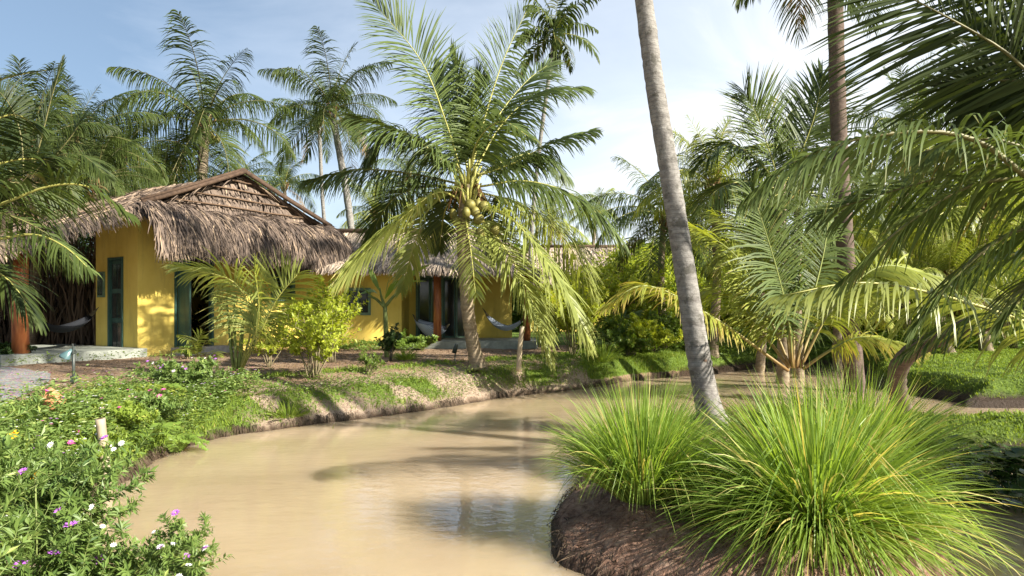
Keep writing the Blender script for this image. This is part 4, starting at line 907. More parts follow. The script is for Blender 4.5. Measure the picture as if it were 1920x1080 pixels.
def flower(parent, p, s, mat, r, nm='flower', top=None):
    m = MB(); n = 9; lay = 2 if s > .02 else 1
    for l in range(lay):
        a = np.arange(n)*2*math.pi/n+l*.35; D = nrm(np.stack([np.cos(a), np.sin(a), np.full(n, .35+.6*l)], 1)); m.leaves(np.zeros((n, 3))+D*.1*s, D, np.tile(UP, (n, 1))+D*0, s*(1-.25*l), s*.55, np.full(n, .5))
    m.ball((0, 0, s*.12), s*.22, 6, 4, mat=1)
    o = m.build(nm, [M[mat], M['midrib'] if mat != 'yellow' else M['petiole']], parent, p); o.rotation_euler = (r.uniform(-.2, .9), r.uniform(-.5, .5), 0); return o

SH = M['shrub']; MID = M['leafmid']; DK = M['leafdark']
stem_bush('shrub', G(588, 706), 'airy yellow green shrub with several thin stems right of the young palm', 'shrub', 1.4, 1.1, 20, 36, .085, .042, SH, 1, sub=6)
stem_bush('shrub', GY(622, 14.6), 'tall yellow green shrub nearest the window of the second house', 'shrub', 1.6, .6, 12, 55, .085, .045, SH, 2, sub=6)
stem_bush('shrub', GY(505, 13.6), 'yellow green shrub hugging the young palm trunk', 'shrub', 1.0, .5, 9, 36, .08, .04, SH, 3, sub=4)
stem_bush('shrub', GY(600, 17.5), 'shrub against the wall under the corner of the shaggy awning', 'shrub', 1.8, .9, 14, 80, .10, .055, SH, 4, sub=6)
stem_bush('shrub', G(692, 700), 'small green shrub on the soil between the two houses', 'shrub', .5, .3, 10, 50, .05, .02, MID, 5)
stem_bush('shrub', GY(1075, 17.5), 'yellow flecked shrub behind the hanging fronds right of the palm', 'shrub', 2.2, .9, 16, 80, .11, .05, SH, 6, sub=6)
stem_bush('shrub', GY(1030, 19.5), 'dark leaved shrub at the right end of the second porch', 'shrub', 1.5, .7, 12, 70, .11, .05, MID, 7, sub=5)
stem_bush('shrub', GY(1105, 21), 'tall shrub below the far thatched roof, left one', 'shrub', 2.9, 1.5, 16, 60, .15, .07, SH, 8, sub=6, rs=.02)
stem_bush('shrub', GY(1190, 22), 'tall shrub below the far thatched roof, right one', 'shrub', 2.6, 1.6, 16, 60, .15, .07, SH, 9, sub=6, rs=.02)
hedge = [(1160, 19.2, .9, MID), (1200, 18.3+1, 1.0, SH), (1245, 20.2, 1.1, MID), (1225, 19.4, .7, SH), (1290, 20.5, .9, MID), (1180, 18.6, .6, MID)]
hl = ['low green shrub on the far bank below the young grey palm', 'yellow green shrub in the middle of the far bank hedge', 'dark green shrub in the far bank hedge near the leaning trunk', 'small bright shrub at the water side of the far bank hedge', 'shrub right behind the leaning grey trunk on the far bank', 'lowest shrub at the left foot of the far bank hedge']
for q, (px, Y, H, mt) in enumerate(hedge): stem_bush('shrub', GY(px, Y), hl[q], 'shrub', H, .85, 16, 70, .10, .05, mt, 20+q, sub=4, group='shrubs on the far bank')
rb = [(1345, 23.5, 1.7, SH, 'yellow green shrub right of the leaning trunk across the water'), (1400, 24.5, 2.0, SH, 'bright shrub left of the orange palm stalks'), (1545, 24, 1.9, MID, 'green shrub right of the orange palm stalks'),
      (1640, 22, 1.6, SH, 'bright shrub behind the pale trunk on the right lawn'), (1800, 22, 1.9, MID, 'green shrub at the back of the shaded lawn'), (1900, 20, 1.6, MID, 'green shrub at the right edge of the shaded lawn')]
for q, (px, Y, H, mt, lb) in enumerate(rb): stem_bush('shrub', GY(px, Y), lb, 'shrub', H, 1.3, 18, 80, .14, .065, mt, 30+q, sub=5, group='shrubs beyond the water')
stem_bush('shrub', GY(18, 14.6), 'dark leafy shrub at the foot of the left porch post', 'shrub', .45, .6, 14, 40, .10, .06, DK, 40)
stem_bush('shrub', GY(745, 19.6), 'low dark shrub under the second house wall, left part', 'shrub', .45, .6, 14, 50, .09, .05, MID, 41)
stem_bush('shrub', GY(790, 19.4), 'low dark shrub beside the second porch floor', 'shrub', .45, .5, 14, 50, .09, .05, MID, 42)
stem_bush('shrub', GY(350, 15.9), 'weedy tuft at the foot of the gabled house wall', 'shrub', .3, .35, 10, 30, .07, .03, MID, 43)
stem_bush('sapling', GY(733, 15.2), 'small sapling with dark round leaves left of the garden light', 'plant', .85, .22, 5, 40, .09, .06, DK, 44, sub=3)

r = RS(55); n = 5200; x = r.uniform(-10, 3, n); y = r.uniform(8, 19, n); z, a, b = height(x, y, True); k = (z > .25); x, y, z = x[k], y[k], z[k]; n = len(x); d = rand_dirs(r, n)*np.array((1, 1, .15)); m = MB()
m.leaves(np.stack([x, y, z+.012], 1), nrm(d), nrm(UP[None]+r.normal(0, .35, (n, 3))), .075*r.uniform(.4, 1.5, n), .028*r.uniform(.5, 1.3, n), r.uniform(0, 1, n)); tag(m.build('leaf_litter', M['deadfrond']), 'dry brown leaf litter scattered over the yard and bank', 'leaf litter', kind='stuff')
# large-leaved plant with green stem in front of the second house
b = G(726, 672); pl_ = empty('frangipani_sapling', b, 'green stemmed young tree with curved long leaves in front of the second house', 'plant')
Yb = b[1]; m = MB(); m.tube(spline([at(x, y, Yb)-b for x, y in ((726,676),(724,630),(722,575))], 10), np.linspace(.075, .05, 10), 8)
for pts in ([(722,575),(742,552),(766,540)], [(722,577),(704,560),(690,556)], [(722,577),(715,556),(712,540)]): m.tube(spline([at(x, y, Yb)-b for x, y in pts], 8), np.linspace(.045, .018, 8), 6)
m.build('trunk', M['stem_green'], pl_)
for pts, dY in (([(742,552),(770,515),(808,495)], -.3), ([(722,560),(745,530),(800,527)], -.5), ([(715,560),(700,545),(672,552)], -.3), ([(712,545),(700,520),(690,500)], .2), ([(722,560),(730,520),(745,498)], .2), ([(704,562),(690,548),(672,530)], -.6)):
    C = spline([at(x, y, Yb+dY*k/2)-b for k, (x, y) in enumerate(pts)], 9); t = nrm(np.gradient(C, axis=0)); sv = nrm(np.cross(t, UP)+.5*UP); m = MB(); m.strips(C[None], (sv*(np.sin(np.linspace(.15, 3.1, 9))*.09)[:,None])[None], np.array([.55])); m.build('leaf', MID, pl_)

stem_bush('shrub', (5.6, 4.5, 0.0), 'big dark shrub added out of view past the right edge to shade the pool', 'shrub', 1.9, 1.3, 30, 90, .15, .07, DK, 60, sub=6)  # added unseen shrub, placed to throw shade on the pool
stem_bush('shrub', (6.8, 5.0, 0.0), 'tall dark shrub added furthest out of view past the right edge for pool shade', 'shrub', 2.4, 1.3, 30, 90, .15, .07, DK, 61, sub=6)  # second added shrub, unseen, deepening the pool shade
# reeds
def reed(name, base, label, n, L, spread, seed, rad=.16, w=.011, mat='reed', tone=.40, group='lemongrass clumps on the muddy islet', lean=(0,0), floor=-.55, cat='grass clump'):
    r = RS(seed); root_b = np.asarray(base, float); a = r.uniform(0, 6.28, n); q = np.sqrt(r.uniform(0, 1, n))
    tilt = np.radians(spread*q*r.uniform(.75, 1.15, n)+r.normal(0, 4, n)); P0 = np.stack([np.cos(a)*rad*q, np.sin(a)*rad*q, 0*a], 1)
    d = np.stack([np.sin(tilt)*np.cos(a)+lean[0], np.sin(tilt)*np.sin(a)+lean[1], np.cos(tilt)], 1); d = nrm(d); ln = L*r.uniform(.55, 1.12, n)*(1-.15*q); K = 9
    kink = r.uniform(0, 1, n) < .12
    pts = [P0]; dd = d; g_ = .035+.14*r.uniform(0, 1, n)**1.6+.07*q
    for k in range(1, K):
        dd = nrm(dd+np.array((0, 0, -1.))[None]*(g_*(k/(K-1))*1.25)[:,None]+r.normal(0, .018, (n, 3))+np.where(kink & (k == 6), 1, 0)[:,None]*np.array((0, 0, -1.1))[None])
        nx_ = pts[-1]+dd*(ln/(K-1))[:,None]; nx_[:,2] = np.maximum(nx_[:,2], floor+.02*r.uniform(0, 1, n)); pts.append(nx_)
    PP = np.stack(pts, 1); side = np.cross(d, UP)+r.normal(0, .3, (n, 3)); side = nrm(side)
    wp = np.array([.6, .8, .95, 1, 1, .9, .7, .42, .05])*w/2; W = side[:,None]*wp[None,:,None]*r.uniform(.6, 1.25, n)[:,None,None]
    tn = np.clip(tone+r.normal(0, .17, n), 0, .82)[:,None]+(r.uniform(0, 1, n)**7)[:,None]*.75+np.array([0]*6+[.03, .1, .25])[None]*r.uniform(0, 1, n)[:,None]
    m = MB(); m.strips(PP, W, np.clip(tn, 0, 1)); return tag(m.build(name, M[mat], None, root_b), label, cat, group)
def RB(px, py, z=.38): Y = (CAM_H-z)*F/(py-HY); X = (px-960)/F*Y; return np.array((X, Y, hz(X, Y)-.02))
reed('grass_clump', RB(1205, 925), 'upright lime green grass clump at the left tip of the muddy islet', 2300, .98, 46, 1, rad=.2, w=.010)
reed('grass_clump', RB(1288, 935), 'thin low grass clump between the two big clumps', 320, .62, 24, 2, rad=.08, w=.009)
reed('grass_clump', RB(1530, 965), 'widest front clump with long blades spilling down to the dark water', 3400, 1.10, 80, 3, rad=.27, w=.0125, floor=-.38)
reed('grass_clump', RB(1610, 870), 'yellow green grass clump behind the right half of the widest clump', 2100, 1.18, 50, 4, rad=.25, w=.012, tone=.55)
reed('grass_clump', RB(1455, 850), 'grass clump directly right of the leaning grey trunk base', 1200, .80, 46, 5, rad=.22, w=.011, tone=.5)
reed('grass_clump', RB(1240, 840), 'grass clump directly left of the leaning grey trunk base', 800, .58, 40, 6, rad=.2, w=.011, tone=.35)
reed('grass_clump', GY(1130, 17.0), 'small grass tuft on the far bank edge below the hedge', 260, .6, 50, 8, rad=.2, w=.016, group='small grass tufts on the banks', mat='grass')
for q, (px, py, H) in enumerate([(760,690,.35),(1040,700,.35),(620,745,.45),(880,745,.25),(985,722,.25),(700,765,.3),(540,745,.35),(1085,712,.3)]):
    b = G(px, py, .45); lb = ['grass tuft left of the small dark garden light', 'grass tuft under the tips of the hanging fronds', 'weed tuft on the bank face left of centre', 'grass tuft near the waterline under the nut palm', 'low grass tuft on the pale bank soil', 'grass tuft spilling to the water mid bank', 'weed tuft on the bank face below the yellow shrub', 'last grass tuft at the narrow end of the bank'][q]
    reed('grass_tuft', b, lb, 220, H, 65, 50+q, rad=.18, w=.014, mat='grass', tone=.45, group='small grass tufts on the banks', floor=-.3)

# turf: blades as uncountable cover
def turf_cover(name, label, N, region, hgt, w, seed, mat='grass', maskf=None, tone=.5):
    r = RS(seed); x0, x1, y0, y1 = region; x = r.uniform(x0, x1, N); y = r.uniform(y0, y1, N); z, a, b = height(x, y, True)
    k = maskf(x, y, a, b, r)*(z > .03); x, y, z = x[k], y[k], z[k]; n = len(x); P0 = np.stack([x, y, z-.01], 1); an = r.uniform(0, 6.28, n); hh = hgt*r.uniform(.4, 1.3, n)*(1+.4*fbm(x, y, 8))
    d = np.stack([np.cos(an)*.5, np.sin(an)*.5, np.ones(n)], 1); P1 = P0+d*hh[:,None]*.6; P2 = P1+(d*np.array((1.8, 1.8, .35)))*hh[:,None]*.5; sv = np.stack([-np.sin(an), np.cos(an), 0*an], 1)
    W = sv[:,None]*(np.array([1, .8, .1])*w/2)[None,:,None]*np.ones((n, 1, 1)); m = MB(); m.strips(np.stack([P0, P1, P2], 1), W, np.clip(tone+r.normal(0, .2, n), 0, 1)); return tag(m.build(name, M[mat]), label, 'grass', kind='stuff')
tm_ = lambda lo: (lambda x, y, a, b, r: turf_mask(x, y, a, b)+.28*fbm(x*2.3, y*2.3, 41) > lo+r.uniform(0, .3, x.shape))
turf_cover('bank_grass', 'short green grass on the left bank and around the yard', 120000, (-7.5, 4, 8, 20), .085, .012, 1, maskf=tm_(.42))
turf_cover('lawn_grass', 'sunlit and shaded lawn grass right of the water', 120000, (1.8, 15, 7.8, 22), .06, .014, 2, maskf=tm_(.5), tone=.45)
turf_cover('bank_fringe', 'drooping grass fringe right above the waterline of the bank', 95000, (-5, 6, 7.5, 19), .13, .010, 3, maskf=lambda x, y, a, b, r: (a > .05) & (a < .8) & (fbm(x*.8, y*.8, 61)+.35*fbm(x*3, y*3, 62)+.45*(.45-a) > -.16+r.uniform(-.1, .35, x.shape)), tone=.56)
turf_cover('islet_grass', 'short grass growing on the back of the islet', 16000, (.3, 4.3, 6, 10.6), .09, .009, 4, maskf=lambda x, y, a, b, r: (b > .08) & (fbm(x*1.5, y*1.5, 63) > r.uniform(-.3, .3, x.shape)))
# islet mud: root fibres over the dark mound edge
r = RS(8); m = MB(); n = 1500; t = r.randint(0, len(IP), n); p = IP[t]+r.normal(0, .05, (n, 2)); k = p[:,0] < 4; p = p[k]; z = height(p[:,0], p[:,1]); k = (z > .02); p, z = p[k], z[k]; n = len(p)
P0 = np.column_stack([p, z+.005]); P1 = P0+np.column_stack([r.normal(0, .05, (n, 2)), -r.uniform(0, .05, n)]); P1[:,2] = np.maximum(P1[:,2], height(P1[:,0], P1[:,1])+.004); W = nrm(r.normal(0, 1, (n, 3)))*.003
m.strips(np.stack([P0, P1], 1), np.stack([W, W], 1), r.uniform(.1, .9, n)); tag(m.build('mud_roots', M['drystick']), 'fine dry roots sticking out of the muddy islet edge', 'roots', kind='stuff')

for poly, nm_, lb_, cnt, xr in ((WP, 'bank_roots', 'dark hanging roots, also painting in undercut shade, along the bank waterline', 26000, 7.0), (IP, 'bank_roots', 'dark root mat along the waterline of the muddy islet', 5000, 4.2)):  # roots whose dark tone also paints the shade of the undercut bank
    q_ = RS(91); sg = np.roll(poly, -1, axis=0)-poly; ln_ = np.linalg.norm(sg, axis=1); msk = (poly[:,0] < xr) & (poly[:,1] > 3.2); pr = ln_*msk; t = q_.choice(len(poly), cnt, p=pr/pr.sum()); p = poly[t]+sg[t]*q_.uniform(0, 1, cnt)[:,None]+q_.normal(0, .10, (cnt, 2))
    z = height(p[:,0], p[:,1]); k = (z > .03) & (z < .13) & (fbm(p[:,0]*1.4, p[:,1]*1.4, 93) > q_.uniform(-.35, .15, len(z))); p, z = p[k], z[k]; n = len(p); an = q_.uniform(0, 6.28, n)
    eps = .03; gx = (height(p[:,0]+eps, p[:,1])-height(p[:,0]-eps, p[:,1])); gy = (height(p[:,0], p[:,1]+eps)-height(p[:,0], p[:,1]-eps)); dn = -np.stack([gx, gy], 1); dn /= np.maximum(np.linalg.norm(dn, axis=1, keepdims=True), 1e-6)
    P0 = np.column_stack([p, z+.01]); P1 = P0+np.column_stack([dn*.03, q_.uniform(-.01, .02, n)]); P2 = P1+np.column_stack([dn*.03+q_.normal(0, .015, (n, 2)), -q_.uniform(.04, .12, n)]); W = nrm(np.column_stack([-dn[:,1], dn[:,0], q_.normal(0, .4, n)]))*.005
    m = MB(); m.strips(np.stack([P0, P1, P2], 1), np.stack([W, W, W*.4], 1), np.clip(q_.normal(.15, .2, n), 0, 1)); tag(m.build(nm_, M['drystick']), lb_, 'roots', kind='stuff')

# leafy ground cover, flower bed
def cover(name, label, n, sampler, ll, lw, mat, seed, hmax=.25, tone=.45, flowers=(), dirs_up=.7, cat='ground cover'):
    r = RS(seed); x, y = sampler(r, n); z, a, b = height(x, y, True); k = z > .04; x, y, z = x[k], y[k], z[k]; n = len(x)
    hh = hmax*(.35+.8*np.clip(.5+fbm(x*1.7, y*1.7, seed), 0, 1.2))*r.uniform(.15, 1, n)**.6; C = np.stack([x, y, z+hh], 1); d = rand_dirs(r, n); d[:,2] = np.abs(d[:,2])*.4-.1; d = nrm(d); N = nrm(UP[None]*dirs_up+r.normal(0, .4, (n, 3)))
    m = MB(); m.leaves(C, d, N, ll*r.uniform(.5, 1.3, n), lw*r.uniform(.6, 1.2, n), np.clip(tone+r.normal(0, .2, n)+.2*(hh/hmax-.5), 0, 1))
    mats = [mat]
    for q, (fm, cnt, s) in enumerate(flowers):
        mats.append(M[fm]); i = r.choice(n, cnt); c = C[i]+np.array((0, 0, hmax*.35)); 
        for kx in range(5):
            an = kx*1.2566+r.uniform(0, .3, cnt); dv = np.stack([np.cos(an), np.sin(an), np.full(cnt, .3)], 1); m.leaves(c, nrm(dv), np.tile(UP, (cnt, 1)), np.full(cnt, s), s*.7, np.full(cnt, .5), mat=q+1)
    return tag(m.build(name, mats), label, cat, kind='stuff')
def bed(r, n):
    t = r.uniform(0, 1, n); y = 4.2+t*6.6; e = np.interp(y, [4.2, 5.6, 6.8, 8.2, 9.5, 10.8], [-2.9, -3.7, -4.0, -4.3, -4.2, -3.9]); x = e-.05-np.abs(r.normal(0, 1, n))*.62; return x, y
cover('flower_bed', 'knee high green ground cover with tiny pink and white flowers on the left bank', 21000, bed, .065, .028, M['leafblue'], 3, .34, .6, [('white', 190, .018), ('pink', 70, .020), ('purple', 60, .018)])
cover('bed_grass', 'bright yellow green leafy weeds in the left bank bed', 24000, lambda r, n: (lambda y: (np.interp(y, [5, 8, 10], [-4.4, -4.9, -4.8])+r.normal(0, .35, n), y))(r.uniform(5, 9.5, n)), .05, .016, M['lime'], 4, .24, .55)
cover('bank_weeds', 'leafy weeds scattered on the bank slope', 9000, lambda r, n: (lambda t: (np.interp(t, [0, 1], [-4.4, 2.6])+r.normal(0, .2, n), np.interp(t, [0, .15, .45, .75, 1], [9.8, 10.9, 12.6, 15.4, 17.8])+np.abs(r.normal(0, .5, n))))(np.repeat(r.uniform(0, 1, n//60), 60)[:n] if n % 60 == 0 else r.uniform(0, 1, n)), .05, .022, MID, 5, .2, .55)
cover('wall_weeds', 'low leafy weeds in front of the second house', 6000, lambda r, n: (r.uniform(-7, -2.4, n), 19.4+r.normal(0, .4, n)), .08, .035, MID, 6, .3, .55)
cover('porch_weeds', 'small weeds along the foot of the left porch slab', 350, lambda r, n: (lambda t: (-10.3+t*2.4+r.normal(0, .12, n), 13.6+t*2.6+r.normal(0, .12, n)))(r.uniform(0, 1, n)), .07, .03, MID, 7, .22, .5)
cover('shade_plants', 'dark leafy ground plants under the right hand palms', 16000, lambda r, n: (r.uniform(4, 18, n), r.uniform(19.5, 25, n)), .14, .06, MID, 8, .6, .4)
# feathery plant at the water's edge
for q, (px, py, s) in enumerate([(270,830,1.),(330,812,.9),(225,850,.8),(300,790,.8)]):
    b = G(px, py, .25); rt = empty('feathery_weed', b, ['feathery weed drooping into the water, left of centre in its clump', 'rightmost feathery weed touching the water', 'feathery weed nearest the bamboo stake', 'feathery weed uppermost at the bend of the bank'][q], 'plant', 'feathery weeds at the waterline'); r = RS(q)
    m = MB()
    for k in range(16):
        a = r.uniform(0, 6.28); C = spline([(0, 0, 0), (math.cos(a)*.18*s, math.sin(a)*.18*s, .28*s), (math.cos(a)*.42*s, math.sin(a)*.42*s, .22*s*r.uniform(.3, 1.4))], 30); frond(C, .085*s, 20, .022, .5, out=(m, m), rib_r=.004, seed=k, start=.25, a1=50)
    m.build('foliage', M['leafmid'], rt)

# near flowering bushes, lower left
fb = [((-3.05, 4.55), .92, .58, 'flowering bush at the left edge carrying the top orange bloom', [('white', .022, 5, 'flower'), ('purple', .034, 2, 'flower')]),
      ((-2.55, 4.0), .80, .55, 'flowering bush in the lower left with purple blooms facing the pond', [('purple', .036, 6, 'flower'), ('white', .02, 5, 'flower')]),
      ((-3.15, 3.9), .98, .55, 'dense dark bush filling the bottom left corner', [('purple', .03, 3, 'flower'), ('pink', .026, 2, 'flower')]),
      ((-2.2, 3.35), .62, .52, 'flowering bush at the bottom edge with twigs reaching over the water', [('purple', .034, 5, 'flower'), ('pink', .028, 3, 'flower')]),
      ((-3.75, 5.3), .45, .5, 'white flowered bush beside the bamboo stake', [('white', .026, 10, 'flower'), ('purple', .03, 2, 'flower')]),
      ((-2.75, 3.3), .85, .50, 'tall green bush at the very bottom of the left corner', [('purple', .03, 3, 'flower')]),
      ((-4.15, 6.6), .36, .45, 'yellow green bush between the bamboo stake and the gravel path', [('white', .024, 6, 'flower'), ('pink', .026, 3, 'flower')]),
      ((-4.45, 7.5), .36, .5, 'low bush of the flower bed nearest the clay pot', [('white', .024, 7, 'flower'), ('pink', .028, 3, 'flower')]),
      ((-4.6, 8.7), .48, .55, 'pink flowered bush in the middle of the flower bed', [('pink', .030, 7, 'flower')]),
      ((-4.9, 10.2), .55, .7, 'lilac flowered bush at the far end of the flower bed', [('purple', .026, 16, 'flower'), ('white', .022, 8, 'flower')])]
for q, ((x, y), H, sp, lb, fl) in enumerate(fb):
    stem_bush('flowering_bush', (x, y, hz(x, y)-.02), lb, 'bush', H, sp, 32, 44, .070 if q < 6 else .06, .021 if q < 6 else .028, M['leafblue'] if q not in (6, 7) else M['lime'], 300+q, group='flowering bushes at the lower left', stemmat='stem_green', sub=4, flowers=fl, rs=.005, tone=.42)
r = RS(77)
for (px, py, Y, s) in ((22, 818, 4.5, .045), (66, 892, 4.1, .03)):
    p = at(px, py, Y); g0 = hz(p[0], p[1]); rt = empty('marigold', (p[0], p[1], g0), 'larger orange yellow bloom on a tall stalk at the left edge' if s > .04 else 'smaller orange yellow bloom among the purple flowers', 'flower', 'orange blooms')
    MB().tube([(0, 0, 0), (.01, 0, (p[2]-g0)/2), (0, 0, p[2]-g0)], .005, 5).build('stem', M['stem_green'], rt); flower(rt, (0, 0, p[2]-g0), s, 'yellow', r, 'bloom')
# twigs reaching over the water
for q, (x, y, dx, dy, H) in enumerate([(-2.15, 4.1, .38, .15, .48), (-1.95, 3.7, .36, .2, .42)]):
    stem_bush('flowering_bush', (x, y, max(hz(x, y), .1)), ['slender twigs arching over the water with white tips', 'lowest slender twigs arching over the water at the bottom edge'][q], 'bush', H, .22, 9, 60, .05, .014, M['leafblue'], 330+q, group='flowering bushes at the lower left', stemmat='stem_green', sub=3, flowers=[('purple', .024, 2, 'flower'), ('white', .02, 3, 'flower')], rs=.004, lean=(dx*.5, dy*.5), tone=.5)

# heart-leaved water plants at the right
pw = [(4.75, 7.15), (4.45, 6.75), (5.3, 7.0), (4.2, 6.35), (4.6, 6.15), (5.0, 7.45), (4.95, 6.6)]; pn = ['back left', 'left', 'back right', 'nearest the grass clump', 'front', 'under the lawn edge', 'middle right']
for q, (x, y) in enumerate(pw):
    r = RS(400+q); rt = empty('water_plant', (x, y, -.05), 'dark round leaved water plant in the shaded pool, %s of the patch' % pn[q], 'plant', 'round leaved plants in the right hand pool'); lm, sm = MB(), MB()
    for k in range(34):
        a = r.uniform(0, 6.28); rr = .38*math.sqrt(r.uniform(0, 1)); h = .16+r.uniform(0, .28); c = np.array((math.cos(a)*rr, math.sin(a)*rr, h)); R_ = r.uniform(.055, .10); N = nrm(np.array((r.normal(0, .4), r.normal(0, .4), 1))); A1 = nrm(np.cross(N, (1, .2, 0))); A2 = np.cross(N, A1)
        ph = np.linspace(.25, 6.03, 12); rad = R_*(1+.1*np.cos(ph)); V = np.vstack([c[None]-N*.012, c+rad[:,None]*(np.cos(ph)[:,None]*A1+np.sin(ph)[:,None]*A2)]); lm.add(V, T=[(0, i, i+1) for i in range(1, 12)], tone=r.uniform(.1, .9)); sm.tube([(c[0]*.4, c[1]*.4, 0), c-N*.012], .005, 4)
    lm.build('leaf_pads', M['pad'], rt); sm.build('stalks', M['stem_green'], rt)

# undergrowth masses
def mass(name, label, boxes, mat, seed, ll=.22, lw=.09, tone=.4, dens=1.0):
    r = RS(seed); m = MB()
    for (x, y, rx, ry, H) in boxes:
        n = int(1500*dens*rx*H/3); k = max(5, int(rx*H*1.2)); cc = np.column_stack([x+r.uniform(-rx, rx, k), y+r.uniform(-ry, ry, k), .5+H*r.uniform(.1, .85, k)**1]); cr = r.uniform(.5, 1.1, k)
        i = r.randint(0, k, n); d = rand_dirs(r, n); C = cc[i]+d*(cr[i]*r.uniform(.55, 1.05, n))[:,None]; C[:,2] = np.maximum(C[:,2], .45); D = nrm(d+r.normal(0, .6, (n, 3))+np.array((0, 0, -.3))); N = nrm(d+UP*.6+r.normal(0, .4, (n, 3)))
        m.leaves(C, D, N, ll*r.uniform(.6, 1.3, n), lw*r.uniform(.7, 1.3, n), np.clip(tone+r.normal(0, .2, n)+.12*(C[:,2]/H-.5), 0, 1))
    return tag(m.build(name, mat), label, 'undergrowth', kind='stuff')
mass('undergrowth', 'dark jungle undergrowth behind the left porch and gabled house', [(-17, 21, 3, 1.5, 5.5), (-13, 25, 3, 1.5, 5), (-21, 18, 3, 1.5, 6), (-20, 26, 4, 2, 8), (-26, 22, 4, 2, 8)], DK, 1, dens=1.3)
mass('undergrowth', 'sunny foliage far behind the two yellow houses', [(-9, 34, 4, 2, 5), (-3, 36, 4, 2, 4.8), (-6, 40, 5, 2, 6), (2, 40, 4, 2, 4.6), (-15, 34, 4, 2, 6.5)], MID, 2, .3, .12, .55)
mass('undergrowth', 'yellow green foliage behind the far bank and leaning trunk', [(6.5, 27, 3, 1.5, 3.6), (11, 28, 3, 1.5, 4.5), (9, 33, 4, 2, 5.5), (5, 30, 2, 1, 3.6)], SH, 3, .2, .08, .35)
mass('undergrowth', 'shaded green foliage behind the right lawn', [(13, 24, 3, 1.5, 3.6), (15, 25, 3, 1.5, 5), (19, 23, 3, 1.5, 6), (22, 28, 4, 2, 7), (17, 31, 4, 2, 6), (26, 22, 4, 2, 8)], SH, 4, .24, .1, .3, 1.1)
mass('far_woods', 'distant line of trees closing the horizon', [(x, 55+6*math.sin(x), 5, 3, 6+1.5*math.sin(x*.7)) for x in range(-60, 61, 8)], MID, 5, .6, .3, .45, .5)
# dry thicket behind the porch
r = RS(15); m = MB(); n = 1500; bx = np.stack([r.uniform(-16.5, -11.3, n), r.uniform(19, 22, n), np.full(n, .5)], 1); tp = bx+np.stack([r.normal(0, .5, n), r.normal(0, .4, n), r.uniform(1.2, 3.6, n)], 1); md = (bx+tp)/2+r.normal(0, .15, (n, 3)); W = nrm(np.stack([r.normal(1, .3, n), r.normal(0, .5, n), r.normal(0, .2, n)], 1))*.022
m.strips(np.stack([bx, md, tp], 1), np.stack([W, W, W*.3], 1), r.uniform(0, 1, n)); tag(m.build('dry_thicket', M['drystick']), 'tangle of dry brown stems and dead leaves behind the left porch', 'thicket', kind='stuff')

# ------------------------------------------------------------------ small objects
b = G(138, 722); gl = empty('garden_light', b, 'teal garden spotlight on a stake before the left porch', 'garden light', 'garden spotlights')
MB().tube([(0, 0, -.1), (0, 0, .58)], .022, 8).build('stake', M['metal_dark'], gl)
m = MB(); m.tube([(-.13, -.02, .40), (-.125, -.02, .415), (-.02, 0, .53)], [.075, .078, .02], 14); m.build('lamp_head', M['lamp_teal'], gl); m = MB(); m.tube([(-.012, 0, .47), (.012, 0, .47), (0, 0, .62)], [.035, .035, .03], 8); m.build('bracket', M['metal_dark'], gl)
m = MB(); m.box((-.035, -.035, .02), (.035, .035, .12)); m.build('junction_box', M['metal_dark'], gl)
b = G(854, 680); gl = empty('garden_light', b, 'small dark garden spotlight on a thin stake left of the nut palm', 'garden light', 'garden spotlights')
MB().tube([(-.02, 0, -.1), (0, 0, .26)], .014, 8).build('stake', M['metal_dark'], gl); MB().tube([(-.03, 0, .22), (.0, -.02, .32), (.03, -.04, .42)], [.05, .05, .035], 10).build('lamp_head', M['metal_dark'], gl)
b = G(62, 785, .66); b[2] = hz(b[0], b[1]); pt = empty('clay_pot', b, 'tipped terracotta cup at the path edge of the flower bed', 'pot')
m = MB(); a = np.linspace(0, 2*math.pi, 21)[:-1]; prof = [(.0, 0), (.075, 0), (.085, .05), (.098, .15), (.105, .16), (.105, .185), (.092, .185), (.088, .15), (.075, .02), (0, .02)]
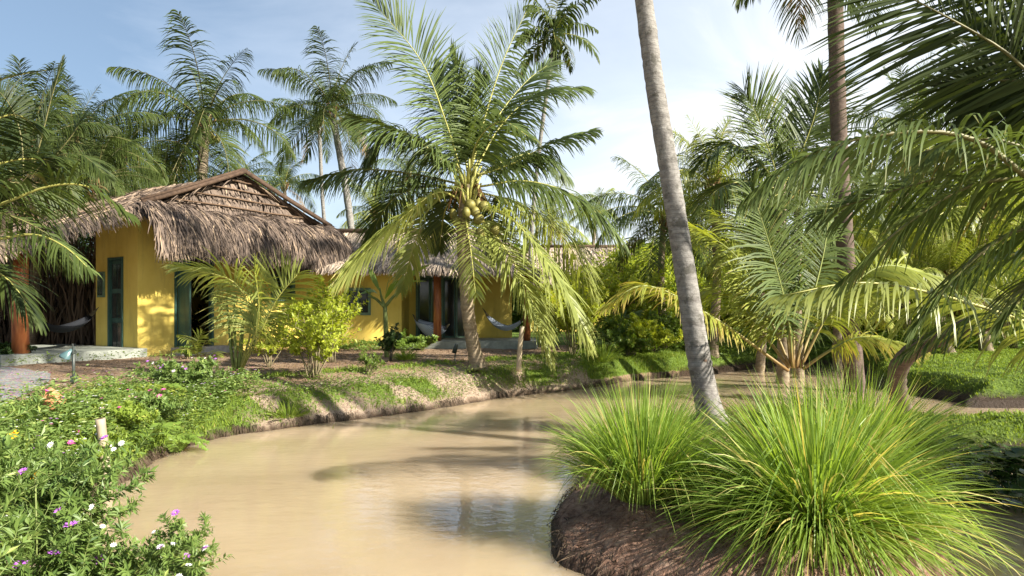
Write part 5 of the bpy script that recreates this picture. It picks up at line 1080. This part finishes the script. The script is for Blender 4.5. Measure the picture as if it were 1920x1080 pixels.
V = np.array([[(rr*math.cos(t), rr*math.sin(t), zz) for t in a] for rr, zz in prof]).reshape(-1, 3); i, j = np.meshgrid(np.arange(len(prof)-1), np.arange(20), indexing='ij'); j2 = (j+1) % 20
m.add(V, np.stack([i*20+j, i*20+j2, (i+1)*20+j2, (i+1)*20+j], -1).reshape(-1, 4), smooth=True); o = m.build('pot_body', M['terracotta'], pt, (0, 0, .16)); o.rotation_euler = (math.radians(-150), math.radians(-25), 0); o.location = (0.12, 0, .36)

p0 = at(205, 865, 6.6); b = np.array((p0[0], p0[1], hz(p0[0], p0[1]))); bs = empty('bamboo_stake', b, 'weathered cut bamboo tube stuck upright in the flower bed', 'stake')
top = at(188, 785, 6.5)-b; bs_m = MB(); C = spline([(0, 0, -.2), top*.5, top], 14); bs_m.tube(C, np.where(np.arange(14) % 5 == 4, .050, .043), 12); bs_m.build('culm', M['bamboo'], bs); MB().tube([top, top+(0,0,.004)], .026, 12).build('hollow_shade', M['darkwood'], bs)  # dark disc painted on as the shaded mouth of the tube
b = G(973, 692); wp_ = empty('wooden_stake', b, 'pale bare wooden pole on the bank right of the nut palm', 'pole'); MB().tube(spline([at(x, y, b[1])-b for x, y in ((972,696),(975,650),(979,612))], 12), np.linspace(.055, .045, 12)*(1+.05*np.sin(np.arange(12)*2)), 10).build('pole', M['bamboo'], wp_)
m = MB(); m.tube([(0, 0, 0), (.02, 0, .06)], .02, 6); m.build('cut_branch', M['stem'], wp_, at(979, 620, b[1])-b)
b = GY(733, 15.15); o = MB().tube([(0, 0, -.1), (0, 0, .72)], .02, 6).build('support_stick', M['metal_dark'], None, b); tag(o, 'thin dark stick holding up the dark leaved sapling', 'stick')
for q, (px, py) in enumerate([(1345, 760), (1432, 730)]):
    X = at(px, py, 12.2-q*1.1)[0]; Y = 10.4; X = (px-960)/F*Y; b = np.array((X, Y, hz(X, Y))); o = MB().tube([(0, 0, -.3), (.01, 0, .15), (0, 0, .38)], [.03, .03, .025], 8).build('wooden_peg', M['bamboo'], None, b); tag(o, ['short weathered peg in the water right behind the leaning trunk', 'short weathered peg in the water below the orange palm stalks'][q], 'peg', 'pegs at the channel edge')
